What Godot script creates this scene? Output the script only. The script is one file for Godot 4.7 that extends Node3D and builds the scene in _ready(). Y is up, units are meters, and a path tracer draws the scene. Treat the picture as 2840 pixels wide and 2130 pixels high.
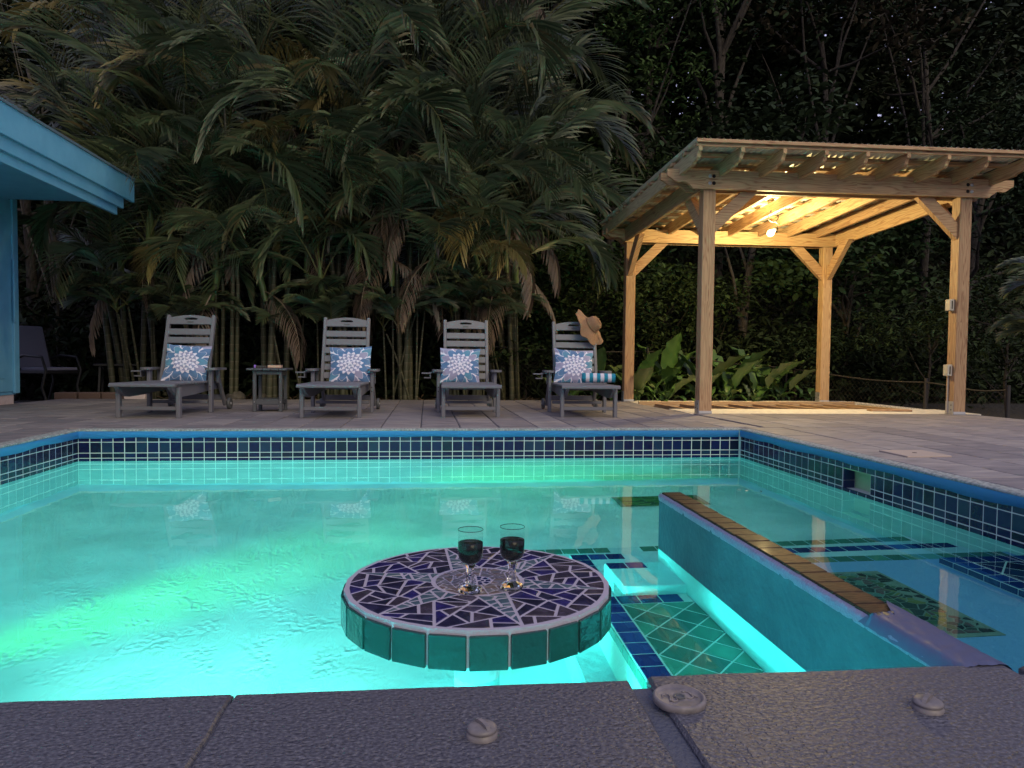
extends Node3D
# A swimming pool at dusk: lit water, loungers, a timber pergola, areca palms and a dark wood behind.

const YW = -0.2345      # water level
const ZF = -5.506       # far pool wall
const XR = 2.516        # right pool wall
const XL = -2.505       # left pool wall
const ZN = -1.19        # near pool edge
const TP = 0.0795       # tile pitch

var rng = RandomNumberGenerator.new()
var M = {}
var used = {}
var boxes = {}

# ---------------------------------------------------------------- helpers
func numbered(called):
	if not used.has(called):
		used[called] = 0
		return called
	used[called] += 1
	return "%s_%03d" % [called, used[called]]

func thing(called, label, category, at = Vector3.ZERO, turn = 0.0, group = ""):
	var o = Node3D.new()
	o.name = numbered(called)
	add_child(o)
	o.position = at
	o.rotation.y = turn
	tag(o, label, category, group)
	return o

func tag(o, label, category, group = ""):
	o.set_meta("label", label)
	o.set_meta("category", category)
	if group != "":
		o.set_meta("group", group)
	return o

func part(called, mesh, mat, parent, at = Vector3.ZERO, basis = Basis()):
	var o = MeshInstance3D.new()
	o.name = called
	o.mesh = mesh
	o.material_override = mat
	parent.add_child(o, true)
	o.transform = Transform3D(basis, at)
	return o

func top(called, mesh, mat, label, category, at = Vector3.ZERO, basis = Basis(), group = ""):
	var o = part(numbered(called), mesh, mat, self, at, basis)
	return tag(o, label, category, group)

func struct(called, mesh, mat, at = Vector3.ZERO, label = ""):
	var o = part(numbered(called), mesh, mat, self, at)
	o.set_meta("kind", "structure")
	if label != "":
		o.set_meta("label", label)
	return o

func deck_y(z):
	return 0.01 * (z + 5.6) if z < -5.6 else 0.0

func new_st():
	var st = SurfaceTool.new()
	st.begin(Mesh.PRIMITIVE_TRIANGLES)
	return st

# a, b, c run anticlockwise as seen from outside
func tri(st, a, b, c, ua = Vector2.ZERO, ub = Vector2.ZERO, uc = Vector2.ZERO):
	st.set_uv(ua); st.add_vertex(a)
	st.set_uv(uc); st.add_vertex(c)
	st.set_uv(ub); st.add_vertex(b)

func quad(st, a, b, c, d, ua = Vector2.ZERO, ub = Vector2.RIGHT, uc = Vector2.ONE, ud = Vector2.DOWN):
	tri(st, a, b, c, ua, ub, uc)
	tri(st, a, c, d, ua, uc, ud)

func done(st, smooth = false):
	st.generate_normals()
	return st.commit()

func flat_st():
	var st = new_st()
	st.set_smooth_group(-1)
	return st

# a box with chamfered edges; u runs along the longest side
func add_cbox(st, s, b, at = Vector3.ZERO, bas = Basis()):
	var h = s / 2.0
	b = min(b, min(h.x, min(h.y, h.z)) * 0.45)
	var la = 0
	if s.y > s[la]: la = 1
	if s.z > s[la]: la = 2
	var o1 = (la + 1) % 3
	var o2 = (la + 2) % 3
	var uvf = func(p, n):
		if n == la:
			return Vector2(p[o1], p[o2])
		return Vector2(p[la], p[o1] + p[o2] * 1.37)
	var put = func(pts, n):
		var c = Vector3.ZERO
		for q in pts: c += q
		var nn = (pts[1] - pts[0]).cross(pts[2] - pts[0])
		if nn.dot(c) < 0:
			pts.reverse()
		for k in range(1, pts.size() - 1):
			tri(st, at + bas * pts[0], at + bas * pts[k], at + bas * pts[k + 1], uvf.call(pts[0], n), uvf.call(pts[k], n), uvf.call(pts[k + 1], n))
	for a in 3:
		var u = (a + 1) % 3
		var v = (a + 2) % 3
		for sg in [-1.0, 1.0]:
			var pts = []
			for c in [[-1, -1], [1, -1], [1, 1], [-1, 1]]:
				var q = Vector3.ZERO
				q[a] = sg * h[a]; q[u] = c[0] * (h[u] - b); q[v] = c[1] * (h[v] - b)
				pts.append(q)
			put.call(pts, a)
		if b > 0:
			for su in [-1.0, 1.0]:
				for sv in [-1.0, 1.0]:
					var pts = []
					for c in [[-1, 0], [1, 0], [1, 1], [-1, 1]]:
						var q = Vector3.ZERO
						q[a] = c[0] * (h[a] - b)
						q[u] = su * (h[u] - (b if c[1] == 0 else 0.0))
						q[v] = sv * (h[v] - (0.0 if c[1] == 0 else b))
						pts.append(q)
					put.call(pts, u)
	if b > 0:
		for sx in [-1.0, 1.0]:
			for sy in [-1.0, 1.0]:
				for sz in [-1.0, 1.0]:
					put.call([Vector3(sx * h.x, sy * (h.y - b), sz * (h.z - b)), Vector3(sx * (h.x - b), sy * h.y, sz * (h.z - b)), Vector3(sx * (h.x - b), sy * (h.y - b), sz * h.z)], 0)

func cbox(s, b = 0.003):
	var key = "%.4f %.4f %.4f %.4f" % [s.x, s.y, s.z, b]
	if not boxes.has(key):
		var st = flat_st()
		add_cbox(st, s, b)
		boxes[key] = done(st)
	return boxes[key]

func pbox(called, s, mat, parent, at, b = 0.003, basis = Basis()):
	return part(called, cbox(s, b), mat, parent, at, basis)

# a bar of section w (sideways) by h (towards up) from a to b
func bar_basis(a, b, up = Vector3.UP):
	var x = (b - a).normalized()
	if abs(x.dot(up)) > 0.98:
		up = Vector3.RIGHT
	var z = x.cross(up).normalized()
	return Basis(x, z.cross(x).normalized(), z)

func bar(called, a, b, w, h, mat, parent, bev = 0.003, up = Vector3.UP):
	return part(called, cbox(Vector3(snapped((b - a).length(), 0.0005), h, w), bev), mat, parent, (a + b) / 2.0, bar_basis(a, b, up))

# a ring-swept tube along points with a radius each
func add_tube(st, pts, rad, n = 8, smooth = true, cap = true):
	if smooth: st.set_smooth_group(0)
	var rings = []
	var side = Vector3.RIGHT
	for i in pts.size():
		var t = (pts[min(i + 1, pts.size() - 1)] - pts[max(i - 1, 0)]).normalized()
		if abs(t.dot(side)) > 0.9:
			side = Vector3.FORWARD if abs(t.z) < 0.8 else Vector3.UP
		var u = (side - t * side.dot(t)).normalized()
		side = u
		var v = t.cross(u)
		var ring = []
		var r = rad[i] if rad is Array else rad
		for k in n:
			var a = TAU * k / n
			ring.append(pts[i] + (u * cos(a) + v * sin(a)) * r)
		rings.append(ring)
	var run = 0.0
	for i in pts.size() - 1:
		var l = (pts[i + 1] - pts[i]).length()
		for k in n:
			var k2 = (k + 1) % n
			quad(st, rings[i][k], rings[i][k2], rings[i + 1][k2], rings[i + 1][k], Vector2(float(k) / n, run), Vector2(float(k + 1) / n, run), Vector2(float(k + 1) / n, run + l), Vector2(float(k) / n, run + l))
		run += l
	if cap:
		st.set_smooth_group(-1)
		for k in range(1, n - 1):
			tri(st, rings[0][0], rings[0][k + 1], rings[0][k])
			var e = rings[-1]
			tri(st, e[0], e[k], e[k + 1])

func tube(pts, rad, n = 8, cap = true):
	var st = new_st()
	add_tube(st, pts, rad, n, true, cap)
	return done(st)

# profile of (radius, height), turned round y, bottom to top on the outside
func add_lathe(st, prof, n = 32, smooth = true):
	for i in prof.size() - 1:
		st.set_smooth_group(0 if smooth else -1)
		var p = prof[i]
		var q = prof[i + 1]
		for k in n:
			var a = TAU * k / n
			var b = TAU * (k + 1) / n
			var A = Vector3(p.x * cos(a), p.y, -p.x * sin(a))
			var B = Vector3(p.x * cos(b), p.y, -p.x * sin(b))
			var C = Vector3(q.x * cos(b), q.y, -q.x * sin(b))
			var D = Vector3(q.x * cos(a), q.y, -q.x * sin(a))
			if q.x < 1e-6:
				tri(st, A, B, C)
			elif p.x < 1e-6:
				tri(st, A, C, D)
			else:
				quad(st, A, B, C, D)

func lathe(prof, n = 32, smooth = true):
	var st = new_st()
	add_lathe(st, prof, n, smooth)
	return done(st)

func area2(p):
	var a = 0.0
	for k in p.size(): a += p[k].cross(p[(k + 1) % p.size()]) * 0.5
	return a

# a flat outline (x, y), thickened along z by depth about z = 0
func add_prism(st, poly, depth, at = Vector3.ZERO, bas = Basis()):
	st.set_smooth_group(-1)
	if area2(poly) < 0:
		poly = poly.duplicate()
		poly.reverse()
	var idx = Geometry2D.triangulate_polygon(poly)
	var h = depth / 2.0
	for i in range(0, idx.size(), 3):
		var a = poly[idx[i]]
		var b = poly[idx[i + 1]]
		var c = poly[idx[i + 2]]
		if (b - a).cross(c - a) < 0:
			var t = b; b = c; c = t
		tri(st, at + bas * Vector3(a.x, a.y, h), at + bas * Vector3(b.x, b.y, h), at + bas * Vector3(c.x, c.y, h), a, b, c)
		tri(st, at + bas * Vector3(a.x, a.y, -h), at + bas * Vector3(c.x, c.y, -h), at + bas * Vector3(b.x, b.y, -h), a, c, b)
	for i in poly.size():
		var a = poly[i]
		var b = poly[(i + 1) % poly.size()]
		quad(st, at + bas * Vector3(a.x, a.y, -h), at + bas * Vector3(b.x, b.y, -h), at + bas * Vector3(b.x, b.y, h), at + bas * Vector3(a.x, a.y, h), Vector2(a.x, a.y), Vector2(b.x, b.y), Vector2(b.x, b.y + depth), Vector2(a.x, a.y + depth))

func prism(poly, depth):
	var st = flat_st()
	add_prism(st, poly, depth)
	return done(st)

func noise(freq, octaves = 4, sd = 1, kind = FastNoiseLite.TYPE_SIMPLEX_SMOOTH):
	var n = FastNoiseLite.new()
	n.seed = sd
	n.frequency = freq
	n.noise_type = kind
	n.fractal_octaves = octaves
	return n

func noise_tex(freq, ramp, octaves = 4, sd = 1, size = 512, kind = FastNoiseLite.TYPE_SIMPLEX_SMOOTH):
	var t = NoiseTexture2D.new()
	t.width = size
	t.height = size
	t.seamless = true
	t.noise = noise(freq, octaves, sd, kind)
	if ramp != null:
		var g = Gradient.new()
		g.offsets = PackedFloat32Array(ramp[0])
		g.colors = PackedColorArray(ramp[1])
		t.color_ramp = g
	return t

func lin(r, g, b):
	return Color(r, g, b).linear_to_srgb()

func mat(r, g, b, rough = 0.6, spec = 0.5):
	var m = StandardMaterial3D.new()
	m.albedo_color = lin(r, g, b)
	m.roughness = rough
	m.metallic_specular = spec
	return m

func tri_map(m, scale, world = true):
	m.uv1_triplanar = true
	m.uv1_world_triplanar = world
	m.uv1_scale = Vector3.ONE * scale
	return m

func bump(m, tex, cm):
	m.heightmap_enabled = true
	m.heightmap_texture = tex
	m.heightmap_scale = cm
	return m

func two(a, b, lo = 0.25, hi = 0.75):
	return [[0.0, lo, hi, 1.0], [a, a, b, b]]

# ---------------------------------------------------------------- materials
func wood_image(base, dark, sd):
	var im = Image.create(512, 256, false, Image.FORMAT_RGB8)
	var n1 = noise(0.012, 3, sd)
	var n2 = noise(0.06, 2, sd + 5)
	var knots = []
	for k in 5:
		knots.append(Vector3(rng.randf() * 512, rng.randf() * 256, rng.randf_range(5, 10)))
	for y in 256:
		for x in 512:
			var warp = n1.get_noise_2d(x * 0.35, y * 1.2) * 26.0
			var kd = 0.0
			for kn in knots:
				var dx = (x - kn.x) / 3.0
				var dy = y - kn.y
				var d = sqrt(dx * dx + dy * dy)
				warp += 16.0 * exp(-d / 14.0) * sign(dy)
				kd = max(kd, clamp(1.4 - d / (kn.z * 0.55), 0.0, 1.0))
			var g = 0.5 + 0.5 * sin((y + warp) * 0.42)
			g = pow(g, 2.2) * 0.55
			g += 0.22 * (0.5 + 0.5 * n2.get_noise_2d(x * 0.06, y * 3.0))
			g = clamp(g + kd * 0.9, 0.0, 1.0)
			im.set_pixel(x, y, base.lerp(dark, g))
	return ImageTexture.create_from_image(im)

func wood_mat(base, dark, sd, off, rough = 0.62):
	var m = StandardMaterial3D.new()
	m.albedo_texture = wood_image(base, dark, sd)
	m.roughness = rough
	m.uv1_scale = Vector3(0.62, 2.6, 1)
	m.uv1_offset = Vector3(off, off * 0.7, 0)
	return m

func make_materials():
	var stone_b = noise_tex(0.02, null, 6, 11, 512)
	var fine_b = noise_tex(0.06, null, 5, 12, 512)
	M.stone_b = stone_b
	var grit = noise_tex(0.035, null, 4, 14, 512, FastNoiseLite.TYPE_CELLULAR)
	M.pavers = []
	var tones = [[0.235, 0.212, 0.22], [0.2, 0.181, 0.19], [0.27, 0.244, 0.244]]
	for i in 3:
		var t = tones[i]
		var m = StandardMaterial3D.new()
		m.albedo_texture = noise_tex(0.012, [[0.0, 0.35, 0.6, 1.0], [lin(t[0] * 0.6, t[1] * 0.6, t[2] * 0.64), lin(t[0] * 0.9, t[1] * 0.9, t[2] * 0.92), lin(t[0], t[1], t[2]), lin(t[0] * 1.45, t[1] * 1.4, t[2] * 1.3)]], 5, 20 + i, 512)
		m.roughness = 0.62
		m.metallic_specular = 0.4
		bump(m, stone_b, 0.5)
		tri_map(m, 0.9)
		m.uv1_scale = Vector3(0.5, 0.9, 1.7)
		M.pavers.append(m)
	M.coping = StandardMaterial3D.new()
	M.coping.albedo_texture = noise_tex(0.05, [[0.0, 0.3, 0.6, 1.0], [lin(0.024, 0.023, 0.031), lin(0.062, 0.059, 0.076), lin(0.09, 0.086, 0.104), lin(0.19, 0.182, 0.2)]], 6, 31, 1024)
	M.coping.roughness = 0.46
	M.coping.metallic_specular = 0.5
	# pits and short scratches of worn stone
	var cim = Image.create(768, 768, false, Image.FORMAT_RGB8)
	var c1 = noise(0.035, 3, 33)
	var c2 = noise(0.13, 2, 34, FastNoiseLite.TYPE_VALUE)
	var c3 = noise(0.012, 2, 35)
	for y in 768:
		for x in 768:
			var e = 1.0 - 0.9 * max(clamp((x - 708) / 60.0, 0.0, 1.0), clamp((y - 708) / 60.0, 0.0, 1.0))
			var v = 0.6 + 0.25 * c1.get_noise_2d(x, y * 1.7) * e
			var pit = clamp((c2.get_noise_2d(x * 0.7, y * 1.3) - 0.18 - 0.2 * c3.get_noise_2d(x, y)) * 4.0, 0.0, 1.0)
			v = clamp(v - 0.4 * pit, 0.0, 1.0)
			cim.set_pixel(x, y, Color(v, v, v))
	bump(M.coping, ImageTexture.create_from_image(cim), 0.34)
	tri_map(M.coping, 2.1)
	M.mortar = mat(0.075, 0.08, 0.11, 0.8)
	bump(M.mortar, fine_b, 0.3); tri_map(M.mortar, 3.0)
	M.edge = StandardMaterial3D.new()
	M.edge.albedo_texture = noise_tex(0.03, two(lin(0.16, 0.18, 0.18), lin(0.36, 0.39, 0.38), 0.3, 0.65), 5, 35)
	M.edge.roughness = 0.85
	bump(M.edge, grit, 0.5); tri_map(M.edge, 2.5)
	M.slab = StandardMaterial3D.new()
	M.slab.albedo_texture = noise_tex(0.02, two(lin(0.58, 0.52, 0.44), lin(0.72, 0.67, 0.57)), 5, 36)
	M.slab.roughness = 0.85
	tri_map(M.slab, 1.0)
	M.plaster = StandardMaterial3D.new()
	M.plaster.albedo_texture = noise_tex(0.008, two(lin(0.56, 0.66, 0.64), lin(0.68, 0.78, 0.76)), 5, 41)
	M.plaster.roughness = 0.85
	# trowelled relief: fine ridges that come and go in patches
	var pim = Image.create(640, 640, false, Image.FORMAT_RGB8)
	var pn = noise(0.016, 2, 43)
	var pf = noise(0.11, 4, 44)
	for y in 640:
		for x in 640:
			# wrapped by blending across the seam
			var ex = clamp((x - 560) / 80.0, 0.0, 1.0)
			var ey = clamp((y - 560) / 80.0, 0.0, 1.0)
			var patch = clamp(pn.get_noise_2d(x, y) * 2.2 + 0.35, 0.0, 1.0)
			var v = 0.5 + 0.42 * pf.get_noise_2d(x, y * 0.8) * (0.12 + 0.88 * patch)
			v = lerp(lerp(v, 0.5, ex), 0.5, ey)
			pim.set_pixel(x, y, Color(v, v, v))
	bump(M.plaster, ImageTexture.create_from_image(pim), 0.8)
	tri_map(M.plaster, 0.43)
	M.smooth_plaster = StandardMaterial3D.new()
	M.smooth_plaster.albedo_texture = noise_tex(0.01, two(lin(0.46, 0.62, 0.63), lin(0.54, 0.7, 0.71)), 5, 44)
	M.smooth_plaster.roughness = 0.75
	bump(M.smooth_plaster, fine_b, 0.25); tri_map(M.smooth_plaster, 0.8)
	M.basin = mat(0.2, 0.37, 0.58, 0.8)
	bump(M.basin, fine_b, 0.25); tri_map(M.basin, 0.8)
	M.divider = StandardMaterial3D.new()
	M.divider.albedo_texture = noise_tex(0.012, two(lin(0.032, 0.08, 0.115), lin(0.042, 0.1, 0.14)), 5, 45)
	M.divider.roughness = 0.7
	bump(M.divider, fine_b, 0.3); tri_map(M.divider, 1.0)
	M.grout = mat(0.52, 0.56, 0.56, 0.85)
	M.light_grout = mat(0.62, 0.64, 0.6, 0.85)
	M.table_grout = mat(0.37, 0.33, 0.4, 0.85)
	bump(M.table_grout, fine_b, 0.15); tri_map(M.table_grout, 4.0)
	var glaze = noise_tex(0.02, null, 3, 51, 256)
	M.navy = []
	for c in [[0.006, 0.008, 0.05], [0.008, 0.014, 0.07], [0.006, 0.012, 0.035], [0.012, 0.03, 0.075]]:
		var m = mat(c[0], c[1], c[2], 0.09)
		bump(m, glaze, 0.12); tri_map(m, 5.0)
		M.navy.append(m)
	M.blue_tile = []
	for c in [[0.008, 0.03, 0.16], [0.012, 0.05, 0.22], [0.006, 0.02, 0.11]]:
		M.blue_tile.append(mat(c[0], c[1], c[2], 0.12))
	M.green_tile = []
	for c in [[0.06, 0.2, 0.15], [0.08, 0.26, 0.19], [0.045, 0.16, 0.13]]:
		M.green_tile.append(mat(c[0], c[1], c[2], 0.14))
	M.red_tile = mat(0.16, 0.06, 0.06, 0.15)
	M.rim_tile = []
	for c in [[0.008, 0.045, 0.043], [0.01, 0.054, 0.05], [0.007, 0.038, 0.038]]:
		var m = mat(c[0], c[1], c[2], 0.16)
		bump(m, glaze, 0.2); tri_map(m, 6.0)
		M.rim_tile.append(m)
	M.shard_blue = []
	for c in [[0.02, 0.018, 0.055], [0.034, 0.028, 0.06], [0.016, 0.016, 0.045], [0.045, 0.036, 0.06], [0.02, 0.016, 0.1]]:
		var m = StandardMaterial3D.new()
		m.albedo_texture = noise_tex(0.02, two(lin(c[0] * 0.7, c[1] * 0.7, c[2] * 0.7), lin(c[0] * 1.4, c[1] * 1.4, c[2] * 1.3)), 4, 60, 128)
		m.roughness = 0.2
		bump(m, glaze, 0.12); tri_map(m, 7.0)
		M.shard_blue.append(m)
	M.shard_teal = []
	for c in [[0.06, 0.1, 0.13], [0.08, 0.12, 0.15], [0.05, 0.085, 0.125]]:
		M.shard_teal.append(mat(c[0], c[1], c[2], 0.25))
	M.shard_tan = []
	for c in [[0.125, 0.11, 0.12], [0.11, 0.105, 0.13], [0.14, 0.1, 0.095], [0.09, 0.09, 0.095], [0.16, 0.15, 0.17]]:
		M.shard_tan.append(mat(c[0], c[1], c[2], 0.35))
	M.tape = mat(0.05, 0.2, 0.5, 0.4)
	M.film = mat(0.07, 0.082, 0.165, 0.4)
	M.cap_tile = []
	for i in 3:
		var m = StandardMaterial3D.new()
		m.albedo_texture = noise_tex(0.012, [[0.0, 0.35, 0.55, 0.75, 1.0], [lin(0.01, 0.006, 0.006), lin(0.026, 0.015, 0.011), lin(0.052, 0.028, 0.017), lin(0.022, 0.013, 0.01), lin(0.072, 0.04, 0.024)]], 4, 70 + i, 256)
		m.roughness = 0.5
		m.metallic_specular = 0.25
		m.clearcoat_enabled = true
		m.clearcoat = 0.22
		m.clearcoat_roughness = 0.06
		bump(m, stone_b, 0.12)
		tri_map(m, 4.0)
		m.uv1_scale = Vector3(2.5, 4.0, 9.0)
		M.cap_tile.append(m)
	M.lilac = mat(0.22, 0.2, 0.32, 0.3)
	bump(M.lilac, grit, 0.3); tri_map(M.lilac, 6.0)
	M.wood = []
	var wb = [[lin(0.5, 0.33, 0.185), lin(0.22, 0.1, 0.045)], [lin(0.45, 0.29, 0.16), lin(0.19, 0.085, 0.04)], [lin(0.55, 0.375, 0.205), lin(0.26, 0.125, 0.055)], [lin(0.43, 0.28, 0.16), lin(0.17, 0.08, 0.04)]]
	for i in 4:
		M.wood.append(wood_mat(wb[i][0], wb[i][1], 80 + i * 7, i * 0.37))
	M.green_wood = wood_mat(lin(0.43, 0.35, 0.195), lin(0.19, 0.15, 0.075), 120, 0.2)
	M.galv = mat(0.5, 0.5, 0.52, 0.42)
	M.galv.metallic = 0.7
	M.sheet = mat(0.7, 0.68, 0.6, 0.42)
	M.sheet.metallic = 0.35
	M.dark_hole = mat(0.012, 0.01, 0.01, 0.9)
	M.poly = mat(0.135, 0.135, 0.16, 0.5)
	bump(M.poly, noise_tex(0.02, null, 3, 91, 256), 0.05); tri_map(M.poly, 3.0)
	M.poly_dark = mat(0.075, 0.08, 0.092, 0.5)
	M.rubber = mat(0.03, 0.03, 0.033, 0.6)
	M.house = StandardMaterial3D.new()
	M.house.albedo_texture = noise_tex(0.01, two(lin(0.13, 0.4, 0.6), lin(0.155, 0.44, 0.64)), 4, 95)
	M.house.roughness = 0.5
	bump(M.house, fine_b, 0.06); tri_map(M.house, 0.8)
	M.house_wall = mat(0.2, 0.26, 0.24, 0.85)
	bump(M.house_wall, stone_b, 0.3); tri_map(M.house_wall, 1.0)
	M.plinth = mat(0.6, 0.5, 0.5, 0.85)
	bump(M.plinth, stone_b, 0.8); tri_map(M.plinth, 1.2)
	M.roof = mat(0.1, 0.16, 0.2, 0.6)
	M.soil = StandardMaterial3D.new()
	M.soil.albedo_texture = noise_tex(0.03, two(lin(0.012, 0.01, 0.007), lin(0.032, 0.026, 0.018)), 6, 97)
	M.soil.roughness = 0.95
	bump(M.soil, grit, 3.0); tri_map(M.soil, 0.8)
	M.bark = StandardMaterial3D.new()
	M.bark.albedo_texture = noise_tex(0.02, two(lin(0.02, 0.016, 0.013), lin(0.055, 0.044, 0.037)), 5, 98)
	M.bark.roughness = 0.9
	bump(M.bark, stone_b, 2.0); tri_map(M.bark, 1.6)
	M.bark.uv1_scale = Vector3(2.5, 0.7, 2.5)
	M.pale_bark = StandardMaterial3D.new()
	M.pale_bark.albedo_texture = noise_tex(0.02, two(lin(0.05, 0.044, 0.038), lin(0.12, 0.105, 0.09)), 5, 99)
	M.pale_bark.roughness = 0.85
	tri_map(M.pale_bark, 1.5)
	M.palm_stem = StandardMaterial3D.new()
	var ringim = Image.create(8, 128, false, Image.FORMAT_RGB8)
	for y in 128:
		var k = y % 32
		var c = lin(0.04, 0.046, 0.022).lerp(lin(0.065, 0.06, 0.035), float(k) / 32.0)
		if k < 3: c = lin(0.11, 0.1, 0.07)
		for x in 8: ringim.set_pixel(x, y, c)
	M.palm_stem.albedo_texture = ImageTexture.create_from_image(ringim)
	M.palm_stem.uv1_scale = Vector3(1, 2.2, 1)
	M.palm_stem.roughness = 0.6
	M.frond = StandardMaterial3D.new()
	M.frond.vertex_color_use_as_albedo = true
	M.frond.roughness = 0.45
	M.frond.backlight_enabled = true
	M.frond.backlight = Color(0.35, 0.35, 0.35)
	M.leaf = StandardMaterial3D.new()
	M.leaf.vertex_color_use_as_albedo = true
	M.leaf.roughness = 0.75
	M.leaf.metallic_specular = 0.25
	M.paddle = []
	for c in [[0.07, 0.145, 0.035], [0.085, 0.165, 0.042], [0.055, 0.11, 0.035], [0.11, 0.155, 0.055]]:
		var m = StandardMaterial3D.new()
		m.albedo_texture = noise_tex(0.01, two(lin(c[0] * 0.75, c[1] * 0.75, c[2] * 0.75), lin(c[0] * 1.2, c[1] * 1.2, c[2] * 1.2)), 4, 101, 128)
		m.roughness = 0.38
		m.backlight_enabled = true
		m.backlight = Color(0.3, 0.3, 0.3)
		tri_map(m, 2.0, false)
		M.paddle.append(m)
	M.wire = mat(0.05, 0.045, 0.042, 0.6)
	M.wire.metallic = 0.6
	M.glass = StandardMaterial3D.new()
	M.glass.transparency = BaseMaterial3D.TRANSPARENCY_ALPHA
	M.glass.albedo_color = Color(0.3, 0.5, 0.5, 0.05)
	M.glass.roughness = 0.02
	M.glass.metallic_specular = 0.4
	M.solid_glass = StandardMaterial3D.new()
	M.solid_glass.albedo_color = Color(1, 1, 1, 0.0)
	M.solid_glass.transparency = BaseMaterial3D.TRANSPARENCY_ALPHA
	M.solid_glass.refraction_enabled = true
	M.solid_glass.refraction_scale = 0.05
	M.solid_glass.roughness = 0.02
	M.dark_glass = mat(0.02, 0.05, 0.05, 0.08)
	M.wine = mat(0.006, 0.001, 0.002, 0.05, 0.3)
	M.water = StandardMaterial3D.new()
	M.water.albedo_color = Color(0.62, 0.98, 0.97, 0.0)
	M.water.transparency = BaseMaterial3D.TRANSPARENCY_ALPHA
	M.water.refraction_enabled = true
	M.water.refraction_scale = 0.033
	M.water.roughness = 0.0
	M.water.normal_enabled = true
	var wn = noise_tex(0.008, null, 2, 111, 512)
	wn.as_normal_map = true
	wn.bump_strength = 3.0
	M.water.normal_texture = wn
	M.water.normal_scale = 0.035
	M.water.uv1_scale = Vector3(1.6, 1.6, 1)

# ---------------------------------------------------------------- the scene
func _ready():
	rng.seed = 7
	var cam = Camera3D.new()
	cam.name = "camera"
	cam.position = Vector3(0, 0.555, 0)
	cam.rotation_degrees = Vector3(-2.165, -6.776, 0.6016)
	cam.fov = 56.33
	cam.near = 0.05
	cam.far = 200.0
	add_child(cam)
	var we = WorldEnvironment.new()
	we.name = "environment"
	var env = Environment.new()
	env.background_mode = Environment.BG_SKY
	var sky = Sky.new()
	var sm = ProceduralSkyMaterial.new()
	sm.sky_top_color = Color(0.58, 0.6, 0.76)
	sm.sky_horizon_color = Color(0.74, 0.72, 0.83)
	sm.sky_curve = 0.25
	sm.ground_bottom_color = Color(0.12, 0.12, 0.13)
	sm.ground_horizon_color = Color(0.3, 0.3, 0.33)
	sky.sky_material = sm
	env.sky = sky
	env.background_energy_multiplier = 1.55
	env.tonemap_mode = Environment.TONE_MAPPER_LINEAR
	env.tonemap_exposure = 1.0
	env.sdfgi_enabled = true
	env.ssao_enabled = true
	env.ssil_enabled = true
	we.environment = env
	add_child(we)
	var sun = DirectionalLight3D.new()           # the last glow of the evening, from behind the camera
	sun.name = "evening_glow"
	sun.light_energy = 0.42
	sun.light_color = Color(1.0, 0.94, 0.82)
	sun.light_angular_distance = 30.0
	sun.rotation_degrees = Vector3(-35, 18, 0)
	sun.shadow_enabled = true
	add_child(sun)

	make_materials()
	build_pool()
	build_deck()
	build_ground()
	build_house()
	build_pergola()
	build_divider()
	build_steps()
	build_table()
	build_loungers()
	build_small_things()
	build_paddle_plants()
	build_fence()
	build_palms()
	build_woods()

# ---------------------------------------------------------------- pool
func wall_tiles(parent, count, row0, org, along, out, skip = null):
	# rows: two full, one half, one strip at the water
	var rows = [[-0.0565, 0.0755], [-0.1355, 0.0755], [-0.194, 0.033], [-0.2275, 0.026]]
	var full = cbox(Vector3(0.075, 0.075, 0.009), 0.002)
	var half = cbox(Vector3(0.075, 0.033, 0.009), 0.002)
	var thin = cbox(Vector3(0.075, 0.026, 0.009), 0.002)
	var bas = Basis(along, Vector3.UP, out)
	for k in count:
		for r in 4:
			if skip != null and skip.call(k, r):
				continue
			if r == 3 and count > 58:
				continue
			var p = org + along * ((k + 0.5) * TP) + Vector3(0, rows[r][0], 0) + out * (rng.randf_range(-0.0006, 0.0006))
			part("tile", [full, full, half, thin][r], M.navy[(rng.randi() % 4) if rng.randf() < 0.7 else 0], parent, p, bas)
	if count > 58:
		var st = flat_st()
		for k in count:
			if skip != null and skip.call(k, 3):
				continue
			add_cbox(st, Vector3(0.075, 0.026, 0.009), 0.002, org + along * ((k + 0.5) * TP) + Vector3(0, rows[3][0], 0), bas)
		var o = part("waterline_tiles", done(st), M.navy[1], parent)
		o.set_meta("kind", "stuff")

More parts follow.
